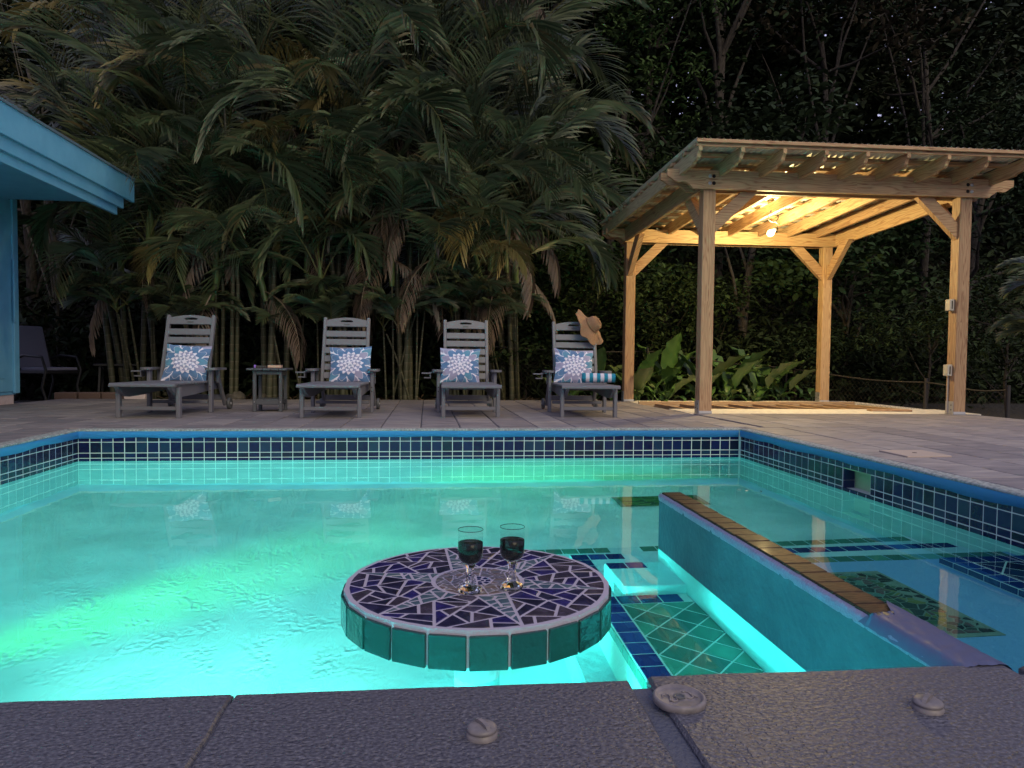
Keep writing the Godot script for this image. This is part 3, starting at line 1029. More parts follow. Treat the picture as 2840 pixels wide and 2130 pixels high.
	bar("ledger", Vector3(2.72, deck_y(-9.0) + 0.006, -9.0) - f.position, Vector3(5.72, deck_y(-9.0) + 0.006, -9.04) - f.position, 0.038, 0.05, M.wood[2], f)
	bar("ledger", Vector3(2.72, deck_y(-9.0) - 0.07, -9.0) - f.position, Vector3(5.72, deck_y(-9.0) - 0.07, -9.04) - f.position, 0.04, 0.09, M.wood[2], f)
	for k in 9:
		var xj = 2.95 + k * 0.33
		bar("joist", Vector3(xj, -0.075, -8.98) - f.position, Vector3(xj + 0.05, -0.066, -7.93) - f.position, 0.038, 0.09, M.wood[k % 3], f)
	top("timber_offcut", cbox(Vector3(0.46, 0.022, 0.12), 0.003), M.wood[0], "short plank lying on the slab beside the right front pergola post", "plank", Vector3(5.24, deck_y(-7.6) + 0.012, -7.6), Basis(Vector3.UP, -0.12))

func knee(parent, a, b, w, t, m):
	# a brace cut to lie against an upright (at a) and a level member (at b)
	var dir = Vector3(b.x - a.x, 0, b.z - a.z)
	var L = dir.length()
	dir /= L
	var H = b.y - a.y
	var c = w * 1.41
	var poly = PackedVector2Array([Vector2(0, 0), Vector2(0, c), Vector2(L - c, H), Vector2(L, H)])
	var z = dir.cross(Vector3.UP)
	part("knee_brace", prism(poly, t), m, parent, a, Basis(dir, Vector3.UP, z))

# ---------------------------------------------------------------- divider wall in the pool
func build_divider():
	var x0 = 0.962
	var x1 = 1.058
	var ze = -2.865
	var L = ze - (ZN + 0.005)
	var t = thing("divider_wall", "low blue wall across the pool capped with glossy brown tiles", "wall", Vector3((x0 + x1) / 2.0, -1.2, (ze + ZN) / 2.0))
	var o = t.position
	pbox("wall_body", Vector3(x1 - x0, 1.2 + YW - 0.003, abs(L)), M.smooth_plaster, t, Vector3(0, (1.2 + YW - 0.003) / 2.0, 0), 0.0)
	pbox("painted_band", Vector3(x1 - x0 + 0.002, 1.186 - (1.2 + YW - 0.003), abs(L) + 0.002), M.divider, t, Vector3(0, (1.186 + (1.2 + YW - 0.003)) / 2.0, 0), 0.003)
	# uneven grout along the cap
	var nn = noise(5.0, 3, 77)
	var st = new_st()
	st.set_smooth_group(0)
	var m = 70
	for k in m:
		var sec = []
		for q in [k, k + 1]:
			var z = -abs(L) / 2.0 - 0.004 + abs(L) * q / m
			var j = 0.004 * nn.get_noise_1d(z * 3.0) + 0.003 * nn.get_noise_1d(z * 14.0)
			var j2 = 0.004 * nn.get_noise_1d(z * 3.0 + 60.0) + 0.003 * nn.get_noise_1d(z * 14.0 + 90.0)
			sec.append([Vector3(-0.05 - j, 1.166 + j, z), Vector3(-0.053 - j, 1.184, z), Vector3(-0.044 - j * 0.5, 1.194 + j * 0.3, z), Vector3(0.044 + j2 * 0.5, 1.194 + j2 * 0.3, z), Vector3(0.053 + j2, 1.184, z), Vector3(0.05 + j2, 1.166 + j2, z)])
		for c in 5:
			quad(st, sec[0][c], sec[0][c + 1], sec[1][c + 1], sec[1][c])
		if k == 0:
			for c in range(1, 5): tri(st, sec[0][0], sec[0][c], sec[0][c + 1]) if false else tri(st, sec[0][0], sec[0][c + 1], sec[0][c])
	part("cap_bed", done(st), M.lilac, t)
	var n = int(abs(L) / TP)
	for k in n:
		var z = -abs(L) / 2.0 + (k + 0.5) * TP + 0.004
		part("cap_tile", cbox(Vector3(0.079, 0.009, 0.0745), 0.003), M.cap_tile[rng.randi() % 3], t, Vector3(0.0 + rng.randf_range(-0.001, 0.001), 1.1965 + rng.randf_range(-0.0008, 0.0008), z), Basis(Vector3.UP, rng.randf_range(-0.012, 0.012)))
	# protective film still stuck over the near end
	var f = new_st()
	f.set_smooth_group(0)
	var fw = noise(4.0, 3, 78)
	var pt = func(a, b):
		var u = -0.058 + 0.116 * a
		var zz = 0.56 + 0.3 * b + (0.05 * sin(a * 5.0) if b < 0.05 else 0.0)
		return Vector3(u, 1.203 + 0.0035 * (1.0 + fw.get_noise_2d(u * 30.0, zz * 9.0)) - 0.03 * pow(abs(a - 0.5) * 2.0, 8.0), zz)
	for i in 14:
		for j in 24:
			quad(f, pt.call(i / 14.0, (j + 1) / 24.0), pt.call((i + 1) / 14.0, (j + 1) / 24.0), pt.call((i + 1) / 14.0, j / 24.0), pt.call(i / 14.0, j / 24.0))
	top("plastic_film", done(f), M.film, "lilac plastic film wrinkled over the near end of the divider wall", "plastic film", t.position)

# ---------------------------------------------------------------- steps and benches under water
func tile_row(parent, a, b, width_dir, mats, size = 0.0745, y = 0.0, proud = 0.003):
	var L = (b - a).length()
	var dir = (b - a) / L
	var n = int(max(1, floor(L / TP)))
	for k in n:
		var m = mats[rng.randi() % mats.size()]
		if m == M.blue_tile[0] and rng.randf() < 0.08: m = M.red_tile
		part("tile", cbox(Vector3(TP - 0.005, 0.008, size), 0.002), m, parent, a + dir * ((k + 0.5) * TP) + width_dir * (size / 2.0 + 0.004) + Vector3(0, proud - 0.004, 0), Basis(dir, Vector3.UP, dir.cross(Vector3.UP)))

func build_steps():
	# three steps that run right across the pool at the near end, each with a tiled nosing
	var x0 = 0.56
	var zb = ZN + 0.005
	var lv = [[-0.8, -3.47, 0], [-0.58, -3.15, 1], [-0.39, -2.83, 2]]
	var nm = ["lowest", "middle", "topmost"]
	for e in lv:
		var xa = [0.5, 0.64, 0.72][e[2]]
		var w = XR + 0.05 - xa
		var d = zb - e[1]
		var s = thing("pool_step", "%s white step under water with a row of small tiles along its edge" % nm[e[2]], "pool step", Vector3(xa + w / 2.0, e[0], (e[1] + zb) / 2.0), 0.0, "steps in the pool")
		# the seat on the left sits lower than the topmost step
		if e[2] == 2:
			pbox("step_body", Vector3(XR + 0.05 - 1.0, 0.2, d), M.basin, s, Vector3((1.0 - xa) / 2.0, -0.1, 0), 0.008)
			pbox("step_body", Vector3(0.3, 0.2, -2.535 - e[1]), M.smooth_plaster, s, Vector3(0.15 - w / 2.0, -0.1, -d / 2.0 + (-2.535 - e[1]) / 2.0), 0.008)
		else:
			pbox("step_body", Vector3(w, 0.24, d), M.smooth_plaster, s, Vector3(0, -0.12, 0), 0.008)
		var z = -d / 2.0
		var mats = M.green_tile if e[2] == 0 else M.blue_tile
		tile_row(s, Vector3(-w / 2.0 + 0.004, 0, z), Vector3(0.96 - xa - w / 2.0, 0, z), Vector3.BACK, mats)
		tile_row(s, Vector3(1.06 - xa - w / 2.0, 0, z), Vector3(w / 2.0 - 0.05, 0, z), Vector3.BACK, M.blue_tile if e[2] == 1 else M.green_tile)
		if e[2] == 1:
			tile_row(s, Vector3(-w / 2.0 + 0.004, 0, z + TP), Vector3(-w / 2.0 + 0.004, 0, z + TP * 5.1), Vector3.RIGHT, mats)
	# tiled seat left of the divider
	var b = thing("tiled_seat", "submerged seat of green diamond tiles with a navy tile border", "pool seat", Vector3(0.785, -0.48, (-2.535 + zb) / 2.0))
	var bl = zb + 2.535
	pbox("seat_body", Vector3(0.352, 0.55, bl), M.light_grout, b, Vector3(0, -0.2751, 0), 0.004)
	var zA = -bl / 2.0
	tile_row(b, Vector3(-0.176, 0, zA), Vector3(0.176, 0, zA), Vector3.BACK, M.blue_tile)
	tile_row(b, Vector3(-0.176, 0, zA + TP), Vector3(-0.176, 0, bl / 2.0), Vector3.RIGHT, M.blue_tile)
	# riser tiles
	for k in int(bl / TP):
		part("tile", cbox(Vector3(0.008, 0.0745, TP - 0.005), 0.002), M.green_tile[1], b, Vector3(-0.175, -0.042, zA + (k + 0.5) * TP))
	# diamonds, cut to the field
	var lo = Vector2(-0.176 + TP + 0.006, zA + TP + 0.006)
	var hi = Vector2(0.174, bl / 2.0)
	var field = PackedVector2Array([lo, Vector2(hi.x, lo.y), hi, Vector2(lo.x, hi.y)])
	diamonds(b, field, 0.095, M.green_tile)
	# seat in the right corner of the basin
	var c = thing("corner_seat", "submerged corner seat edged with navy tiles beside the right pool wall", "pool seat", Vector3(2.31, -0.295, (-2.69 + zb) / 2.0))
	var cl = zb + 2.69
	pbox("seat_body", Vector3(0.43, 0.3, cl), M.light_grout, c, Vector3(0, -0.1505, 0), 0.004)
	tile_row(c, Vector3(-0.215, 0, -cl / 2.0), Vector3(0.21, 0, -cl / 2.0), Vector3.BACK, M.blue_tile)
	tile_row(c, Vector3(-0.215, 0, -cl / 2.0 + TP), Vector3(-0.215, 0, cl / 2.0), Vector3.RIGHT, M.blue_tile)
	for k in int(cl / TP):
		part("tile", cbox(Vector3(0.008, 0.0745, TP - 0.005), 0.002), M.navy[k % 4], c, Vector3(-0.214, -0.042, -cl / 2.0 + (k + 0.5) * TP))
	diamonds(c, PackedVector2Array([Vector2(-0.215 + TP + 0.006, -cl / 2.0 + TP + 0.006), Vector2(0.2, -cl / 2.0 + TP + 0.006), Vector2(0.2, cl / 2.0), Vector2(-0.215 + TP + 0.006, cl / 2.0)]), 0.1, M.navy)
	# two pebble mosaics set in the floor
	mosaic("pebble_mosaic", "long pebble mosaic of leaves and shells on the shallow basin floor", Vector3(1.65, -0.388, -2.3), Vector2(0.25, 0.64), 1)
	mosaic("pebble_mosaic", "wide green mosaic panel on the deep floor beyond the divider wall", Vector3(1.6, -1.122, -4.75), Vector2(0.62, 0.27), 2)

func diamonds(parent, field, pitch, mats):
	var c = Vector2.ZERO
	var a = Vector2(1, 1).normalized() * pitch
	var b = Vector2(1, -1).normalized() * pitch
	for i in range(-12, 24):
		for j in range(-24, 24):
			var o = field[0] + a * i + b * j
			var q = PackedVector2Array()
			var m = o + (a + b) / 2.0
			for v in [o, o + a, o + a + b, o + b]:
				q.append(m + (v - m) * 0.93)
			for p in Geometry2D.intersect_polygons(q, field):
				if p.size() < 3: continue
				var area = 0.0
				for k in p.size(): area += p[k].cross(p[(k + 1) % p.size()]) * 0.5
				if abs(area) < 0.0003: continue
				slab_tile("tile", p, 0.008, mats[rng.randi() % mats.size()], parent, 0.003)

func slab_tile(called, poly, h, m, parent, y):
	# a flat piece whose outline lies in x and z, with its top edge eased; the top at height y
	var c = Vector2.ZERO
	for v in poly: c += v
	c /= poly.size()
	var p = poly.duplicate()
	if area2(p) < 0: p.reverse()
	var st = flat_st()
	var n = p.size()
	for k in n:
		var u = p[k]
		var v = p[(k + 1) % n]
		var e = 0.0016
		var ui = u + (c - u).normalized() * e
		var vi = v + (c - v).normalized() * e
		quad(st, Vector3(v.x, y - h, v.y), Vector3(u.x, y - h, u.y), Vector3(u.x, y - 0.0012, u.y), Vector3(v.x, y - 0.0012, v.y))
		quad(st, Vector3(v.x, y - 0.0012, v.y), Vector3(u.x, y - 0.0012, u.y), Vector3(ui.x, y, ui.y), Vector3(vi.x, y, vi.y))
		tri(st, Vector3(c.x, y, c.y), Vector3(vi.x, y, vi.y), Vector3(ui.x, y, ui.y))
	return part(called, done(st), m, parent)

func voronoi(field, sites, grout):
	var out = []
	for i in sites.size():
		var cell = PackedVector2Array([Vector2(-9, -9), Vector2(9, -9), Vector2(9, 9), Vector2(-9, 9)])
		var ok = true
		for j in sites.size():
			if i == j: continue
			var d = sites[j] - sites[i]
			if d.length() > 0.4: continue
			var mid = (sites[i] + sites[j]) / 2.0
			var nd = d.normalized()
			var keep = PackedVector2Array()
			for k in cell.size():
				var u = cell[k]
				var v = cell[(k + 1) % cell.size()]
				var du = (u - mid).dot(nd)
				var dv = (v - mid).dot(nd)
				if du <= 0: keep.append(u)
				if (du < 0) != (dv < 0) and abs(du - dv) > 1e-9:
					keep.append(u.lerp(v, du / (du - dv)))
			cell = keep
			if cell.size() < 3:
				ok = false
				break
		if not ok: continue
		for p in Geometry2D.intersect_polygons(cell, field):
			for q in Geometry2D.offset_polygon(p, -grout / 2.0):
				var area = 0.0
				for k in q.size(): area += q[k].cross(q[(k + 1) % q.size()]) * 0.5
				if q.size() >= 3 and abs(area) > 0.00005:
					out.append(q)
	return out

func mosaic(called, label, at, size, sd):
	var o = thing(called, label, "mosaic", at)
	var pale = mat(0.2, 0.25, 0.2, 0.7)
	pbox("panel", Vector3(size.x, 0.008, size.y), pale, o, Vector3.ZERO, 0.002)
	var r2 = RandomNumberGenerator.new()
	r2.seed = 500 + sd
	var inner = Vector2(size.x * 0.9, size.y * 0.93)
	var field = PackedVector2Array([Vector2(-inner.x / 2, -inner.y / 2), Vector2(inner.x / 2, -inner.y / 2), Vector2(inner.x / 2, inner.y / 2), Vector2(-inner.x / 2, inner.y / 2)])
	var cols = [mat(0.05, 0.11, 0.05, 0.5), mat(0.02, 0.045, 0.04, 0.5), mat(0.1, 0.2, 0.16, 0.5), mat(0.16, 0.17, 0.05, 0.5), mat(0.13, 0.07, 0.07, 0.5), mat(0.008, 0.016, 0.02, 0.5)]
	if sd == 2: cols = [mat(0.05, 0.15, 0.04, 0.5), mat(0.09, 0.2, 0.05, 0.5), mat(0.02, 0.06, 0.03, 0.5), mat(0.14, 0.2, 0.06, 0.5)]
	var sites = []
	var stretch = 3.2 if sd == 2 else 1.0
	for k in 150:
		sites.append(Vector2(r2.randf_range(-0.5, 0.5) * inner.x, r2.randf_range(-0.5, 0.5) * inner.y))
	if sd == 2:
		for k in sites.size(): sites[k] = Vector2(sites[k].x, sites[k].y * stretch)
		for k in field.size(): field[k] = Vector2(field[k].x, field[k].y * stretch)
	for q in voronoi(field, sites, 0.005):
		for k in q.size(): q[k] = Vector2(q[k].x, q[k].y / stretch)
		var ctr = q[0]
		var edge = max(abs(ctr.x) / inner.x, 0.0) * 2.0
		var m = cols[r2.randi() % cols.size()]
		if sd == 1 and edge > 0.72: m = cols[5] if r2.randf() < 0.45 else pale
		slab_tile("pebble", q, 0.005, m, o, 0.007)

# ---------------------------------------------------------------- mosaic table and glasses
func build_table():
	var R = 0.324
	var t = thing("mosaic_table", "round mosaic table of broken blue tiles standing in the pool", "table", Vector3(0.1285, -1.0, -1.755))
	var top_y = 1.0
	var N = 24
	part("pedestal", lathe([Vector2(0.085, 0.0), Vector2(0.07, 0.1), Vector2(0.057, 0.3), Vector2(0.056, 0.93)], 28), M.plaster, t)
	var disc = PackedVector2Array()
	for k in N:
		var a = TAU * (k + 0.5) / N
		disc.append(Vector2(cos(a), sin(a)) * R)
	# grouted slab
	var st = flat_st()
	add_prism(st, disc, 0.078, Vector3(0, top_y - 0.0395, 0), Basis(Vector3.RIGHT, Vector3(0, 0, 1), Vector3.DOWN))
	part("tabletop", done(st), M.table_grout, t)
	# rim tiles
	var ap = R * cos(PI / N)
	var wdt = 2.0 * R * sin(PI / N)
	for k in N:
		var a = TAU * (k + 1.0) / N
		var out = Vector3(cos(a), 0, sin(a))
		part("rim_tile", cbox(Vector3(wdt - 0.005, 0.072, 0.008), 0.002), M.rim_tile[rng.randi() % 3], t, out * (ap + 0.003) + Vector3(0, top_y - 0.047, 0), Basis(Vector3.UP.cross(out), Vector3.UP, out))
	# the broken tiles: a six pointed star of pale pieces in a field of blue
	var r2 = RandomNumberGenerator.new()
	r2.seed = 42
	var y = top_y - 0.0015
	var ri = 0.112
	var ro = 0.314
	var pts = 6
	for k in pts:
		var a = TAU * (k + 0.28) / pts
		var h = TAU / pts * 0.33
		var star = PackedVector2Array([Vector2(cos(a), sin(a)) * ro])
		for q in 5:
			var b = a + h - 2.0 * h * q / 4.0
			star.append(Vector2(cos(b), sin(b)) * ri)
		if area2(star) < 0: star.reverse()
		var a2 = TAU * (k + 0.78) / pts
		var fld = PackedVector2Array()
		var an = a + TAU / pts
		for q in 9:
			var b = a + (an - a) * q / 8.0
			fld.append(Vector2(cos(b), sin(b)) * ro)
		for q in 3:
			var b = an - h - (TAU / pts - 2 * h) * q / 2.0
			fld.append(Vector2(cos(b), sin(b)) * ri)
		if area2(fld) < 0: fld.reverse()
		for w in [[star, 11, M.shard_teal], [fld, 20, M.shard_blue]]:
			for q in shatter(w[0], w[1], r2):
				for p in Geometry2D.offset_polygon(q, -0.0035):
					if p.size() >= 3 and abs(area2(p)) > 0.00004:
						slab_tile("mosaic_piece", p, 0.006, w[2][r2.randi() % w[2].size()], t, y + 0.0024)
	# the middle: rings of small pale bricks round a navy flower
	for k in 9:
		var a0 = TAU * k / 9.0
		var a1 = TAU * (k + 1) / 9.0
		var wedge = PackedVector2Array()
		for q in 5: wedge.append(Vector2(cos(lerp(a0, a1, q / 4.0)), sin(lerp(a0, a1, q / 4.0))) * 0.106)
		for q in 3: wedge.append(Vector2(cos(lerp(a1, a0, q / 2.0)), sin(lerp(a1, a0, q / 2.0))) * 0.036)
		if area2(wedge) < 0: wedge.reverse()
		for q in shatter(wedge, 11, r2):
			for p in Geometry2D.offset_polygon(q, -0.0017):
				if p.size() >= 3 and abs(area2(p)) > 0.00002:
					slab_tile("mosaic_chip", p, 0.005, M.shard_tan[r2.randi() % 5], t, y + 0.0022)
	for e in [[0.026, 0.012, 9], [0.012, 0.009, 5]]:
		for k in e[2]:
			var a = TAU * k / e[2]
			var w = TAU / e[2] * 0.7
			var p = PackedVector2Array()
			for c in [[-0.5, -0.5], [0.5, -0.5], [0.4, 0.5], [-0.4, 0.5]]:
				p.append(Vector2(cos(a + w * c[0]), sin(a + w * c[0])) * (e[0] + c[1] * e[1]))
			slab_tile("mosaic_chip", p, 0.005, M.navy[1], t, y + 0.0022)
	for e in [["wine_glass", "left goblet of dark red wine on the mosaic table", Vector3(0.104, 0.0025, -1.668)], ["wine_glass", "right goblet of dark red wine on the mosaic table", Vector3(0.205, 0.0025, -1.687)]]:
		var g = thing(e[0], e[1], "wine glass", e[2], rng.randf() * 3.0, "two goblets of wine")
		g.scale = Vector3.ONE * 0.965
		# bowl: outer wall, rim, inner wall
		part("bowl", lathe([Vector2(0.008, 0.069), Vector2(0.02, 0.0715), Vector2(0.0275, 0.079), Vector2(0.0305, 0.09), Vector2(0.0312, 0.105), Vector2(0.0308, 0.13), Vector2(0.0306, 0.1525)], 48), M.glass, g)
		part("rim", lathe([Vector2(0.0298, 0.1525), Vector2(0.0300, 0.1519), Vector2(0.0306, 0.1518), Vector2(0.0309, 0.1526), Vector2(0.0305, 0.1534), Vector2(0.0300, 0.1532), Vector2(0.0298, 0.1525)], 48), M.dark_glass, g)
		part("wine", lathe([Vector2(0.0, 0.0712), Vector2(0.018, 0.0725), Vector2(0.0268, 0.0798), Vector2(0.0297, 0.0905), Vector2(0.0304, 0.105), Vector2(0.0303, 0.1205), Vector2(0.0295, 0.121), Vector2(0.0, 0.1208)], 48), M.wine, g)
		# stem with six flutes and a faceted foot
		part("stem", lathe([Vector2(0.0115, 0.016), Vector2(0.0125, 0.018), Vector2(0.0105, 0.03), Vector2(0.0095, 0.045), Vector2(0.0105, 0.06), Vector2(0.014, 0.0675), Vector2(0.0, 0.0688)], 8, false), M.solid_glass, g)
		part("foot", lathe([Vector2(0.0, 0.0), Vector2(0.029, 0.0), Vector2(0.0302, 0.003), Vector2(0.0275, 0.008), Vector2(0.019, 0.0125), Vector2(0.0125, 0.0165), Vector2(0.0, 0.0166)], 8, false), M.solid_glass, g)

func shatter(poly, count, r2):
	# break an outline into pieces as tiles break: each blow splits the largest piece roughly across its length
	var pieces = [poly]
	while pieces.size() < count:
		var big = 0
		for k in pieces.size():
			if abs(area2(pieces[k])) > abs(area2(pieces[big])): big = k
		var p = pieces[big]
		var c = Vector2.ZERO
		for v in p: c += v
		c /= p.size()
		var far = p[0]
		for v in p:
			if v.distance_to(c) > far.distance_to(c): far = v
		var dir = (far - c).normalized().rotated(PI / 2.0 + r2.randf_range(-0.75, 0.75))
		c += Vector2(r2.randf_range(-0.008, 0.008), r2.randf_range(-0.008, 0.008))
		var n = dir.orthogonal()
		var halves = []
		for sd in [1.0, -1.0]:
			var h = PackedVector2Array([c - dir, c + dir, c + dir + n * sd, c - dir + n * sd])
			halves.append_array(Geometry2D.intersect_polygons(p, h))
		pieces.remove_at(big)
		pieces.append_array(halves)
		if halves.size() < 2: break
	return pieces

# ---------------------------------------------------------------- loungers
func make_lounger():
	var t = Node3D.new()
	# local frame: origin on the ground between the foot legs, +z towards the foot, x across
	var P = M.poly
	var hw = 0.272
	# legs
	for s in [-1.0, 1.0]:
		pbox("leg", Vector3(0.036, 0.27, 0.055), P, t, Vector3(s * (hw - 0.018), 0.135, 0.0), 0.006)
		pbox("leg", Vector3(0.034, 0.415, 0.06), P, t, Vector3(s * (hw + 0.018), 0.2075, -0.7), 0.006)
		# curved side rail
		var rail = PackedVector2Array([Vector2(-0.12, 0.29), Vector2(-0.135, 0.282), Vector2(-0.12, 0.262), Vector2(-0.05, 0.225), Vector2(0.02, 0.19), Vector2(0.1, 0.182), Vector2(0.4, 0.19), Vector2(0.75, 0.21), Vector2(1.14, 0.225), Vector2(1.15, 0.3), Vector2(0.7, 0.292), Vector2(0.2, 0.288)])
		part("side_rail", prism(rail, 0.03), P, t, Vector3(s * (hw - 0.052), 0, 0), Basis(Vector3(0, 0, -1), Vector3.UP, Vector3.RIGHT))
		# swept rear leg and wheel
		bar("rear_leg", Vector3(s * (hw - 0.01), 0.4, -0.93), Vector3(s * (hw - 0.01), 0.05, -1.2), 0.03, 0.05, P, t, 0.006)
		var wh = part("wheel", lathe([Vector2(0.012, -0.014), Vector2(0.045, -0.012), Vector2(0.056, -0.016), Vector2(0.06, -0.01), Vector2(0.06, 0.01), Vector2(0.056, 0.016), Vector2(0.045, 0.012), Vector2(0.012, 0.014)], 28), M.poly_dark, t, Vector3(s * (hw + 0.024), 0.06, -1.235), Basis(Vector3(0, 0, 1), PI / 2))
		part("hub", lathe([Vector2(0.0, -0.02), Vector2(0.013, -0.018), Vector2(0.013, 0.018), Vector2(0.0, 0.02)], 14), M.galv, wh)
		# armrest, rounded in plan
		var arm = PackedVector2Array()
		for k in 7:
			var a = PI * k / 6.0
			arm.append(Vector2(cos(a) * 0.055, 0.14 + sin(a) * 0.05))
		arm.append(Vector2(-0.04, -0.22)); arm.append(Vector2(0.035, -0.22))
		part("armrest", prism(arm, 0.022), P, t, Vector3(s * (hw + 0.03), 0.426, -0.8), Basis(Vector3(s, 0, 0), Vector3(0, 0, 1), Vector3(0, -s, 0)))
		pbox("arm_support", Vector3(0.03, 0.13, 0.05), P, t, Vector3(s * (hw + 0.012), 0.35, -0.92), 0.004)
		for y in [0.215, 0.255]:
			part("bolt", lathe([Vector2(0.006, 0), Vector2(0.005, 0.003), Vector2(0, 0.0035)], 10), M.dark_hole, t, Vector3(s * (hw + 0.018), y, -0.6695), Basis(Vector3.RIGHT, PI / 2))
	# cup holder on the left arm
	pbox("cup_holder", Vector3(0.1, 0.014, 0.1), P, t, Vector3(-hw - 0.14, 0.398, -0.74), 0.004)
	pbox("cup_holder", Vector3(0.07, 0.012, 0.09), P, t, Vector3(-hw - 0.13, 0.352, -0.74), 0.004)
	pbox("cup_holder", Vector3(0.012, 0.06, 0.09), P, t, Vector3(-hw - 0.1, 0.374, -0.74), 0.003)
	pbox("cup_arm", Vector3(0.1, 0.012, 0.05), P, t, Vector3(-hw - 0.06, 0.405, -0.74), 0.003)
	# cross bars
	bar("stretcher", Vector3(-hw + 0.03, 0.085, 0.0), Vector3(hw - 0.03, 0.085, 0.0), 0.022, 0.034, P, t, 0.004)
	bar("stretcher", Vector3(-hw + 0.01, 0.105, -0.7), Vector3(hw - 0.01, 0.105, -0.7), 0.022, 0.03, P, t, 0.004)
	bar("stretcher", Vector3(-hw + 0.02, 0.13, -1.14), Vector3(hw - 0.02, 0.13, -1.14), 0.022, 0.055, P, t, 0.004)
	bar("stretcher", Vector3(-hw + 0.03, 0.24, -1.12), Vector3(hw - 0.03, 0.24, -1.12), 0.022, 0.05, P, t, 0.004)
	# seat slats, the first one rounded over the foot end
	var nose = PackedVector2Array([Vector2(0.0, 0.0), Vector2(0.03, -0.004), Vector2(0.043, -0.016), Vector2(0.043, -0.03), Vector2(0.03, -0.036), Vector2(0.0, -0.022)])
	part("seat_slat", prism(nose, 0.55), P, t, Vector3(0, 0.31, 0.1), Basis(Vector3(0, 0, 1), Vector3.UP, Vector3(-1, 0, 0)))
	for k in 12:
		pbox("seat_slat", Vector3(0.53, 0.02, 0.066), P, t, Vector3(0, 0.3 + 0.0, 0.064 - k * 0.0735), 0.005)
	# backrest, leaning away
	var piv = Vector3(0, 0.29, -0.80)
	var lean = Basis(Vector3.RIGHT, -0.30)
	var bw = 0.236
	for s in [-1.0, 1.0]:
		part("back_post", cbox(Vector3(0.034, 0.72, 0.05), 0.006), P, t, piv + lean * Vector3(s * (bw - 0.017), 0.34, 0.0), lean)
	for k in 6:
		part("back_slat", cbox(Vector3(bw * 2 - 0.06, 0.066, 0.02), 0.005), P, t, piv + lean * Vector3(0, 0.08 + k * 0.0885, 0.008), lean)
	# arched head panel with a grip cut through it and a small name plate below
	var head = PackedVector2Array()
	for k in 13:
		var u = -1.0 + k / 6.0
		head.append(Vector2(u * (bw - 0.03), 0.062 + 0.034 * cos(u * 1.45)))
	head.append(Vector2(bw - 0.03, 0.0)); head.append(Vector2(-bw + 0.03, 0.0))
	var grip = PackedVector2Array()
	for k in 16:
		var a = TAU * k / 16.0
		var q = Vector2(cos(a), sin(a))
		grip.append(Vector2(0.064 * sign(q.x) * pow(abs(q.x), 0.6), 0.058 + 0.012 * sign(q.y) * pow(abs(q.y), 0.8) - 0.1 * pow(q.x * 0.2, 2.0)))
	if area2(head) < 0: head.reverse()
	if area2(grip) < 0: grip.reverse()
	var st = flat_st()
	# split the panel into a left and a right half round the hole
	for sd in [-1.0, 1.0]:
		var halfp = PackedVector2Array([Vector2(0, -1), Vector2(sd, -1), Vector2(sd, 1), Vector2(0, 1)])
		for p in Geometry2D.intersect_polygons(head, halfp):
			for q in Geometry2D.clip_polygons(p, grip):
				add_prism(st, q, 0.022)
	part("head_panel", done(st), P, t, piv + lean * Vector3(0, 0.603, 0.008), lean)
	part("name_plate", cbox(Vector3(0.06, 0.016, 0.004), 0.002), M.poly_dark, t, piv + lean * Vector3(0.0, 0.625, 0.0205), lean)
	return t

func pillow_print(sd):
	var S = 384
	var im = Image.create(S, S, false, Image.FORMAT_RGB8)
	var r2 = RandomNumberGenerator.new()
	r2.seed = sd
	var white = lin(0.76, 0.72, 0.84)
	var blue = lin(0.075, 0.17, 0.35)
	var grey = lin(0.3, 0.29, 0.45)
	var teal = lin(0.08, 0.24, 0.38)
	var pale = lin(0.5, 0.52, 0.68)
	var inner = lin(0.27, 0.29, 0.47)
	# rings from the outside in: radius, half length, half width, count
	var rings = [[0.68, 0.16, 0.13, 13, 1], [0.53, 0.16, 0.115, 12, 1], [0.39, 0.13, 0.1, 12, 1], [0.26, 0.085, 0.05, 15, 0], [0.185, 0.08, 0.043, 12, 0], [0.11, 0.07, 0.036, 9, 0], [0.04, 0.055, 0.026, 5, 0]]
	var cols = []
	for k in 64:
		var q = r2.randf()
		cols.append(blue if q < 0.62 else (grey if q < 0.85 else teal))
	var n = noise(0.02, 3, sd)
	for y in S:
		for x in S:
			var u = (x + 0.5) / S - 0.5
			var v = (y + 0.5) / S - 0.5
			var r = sqrt(u * u + v * v) + n.get_noise_2d(x, y) * 0.012
			var a = atan2(v, u)
			var c = white
			for i in rings.size():
				var e = rings[i]
				var step = TAU / e[3]
				var ph = fposmod(a + i * 0.37 + e[0] * 3.0, TAU) / step
				var idx = int(floor(ph))
				var da = (ph - idx - 0.5) * step
				var along = (r - e[0]) / e[1]
				var w = e[2] * (1.0 - 0.25 * along)
				var across = da * max(r, 0.01) / w
				var d = along * along + across * across
				if d < 1.0:
					if e[4] == 1:
						c = cols[(i * 17 + idx) % 64].lerp(pale, 0.18 * (0.5 + 0.5 * along)) if d < 0.88 else white
					else:
						c = white if d < 0.8 else inner
				elif e[4] == 0 and abs(along) < 1.0 and r < 0.29:
					c = inner
			im.set_pixel(x, y, c)
	return ImageTexture.create_from_image(im)

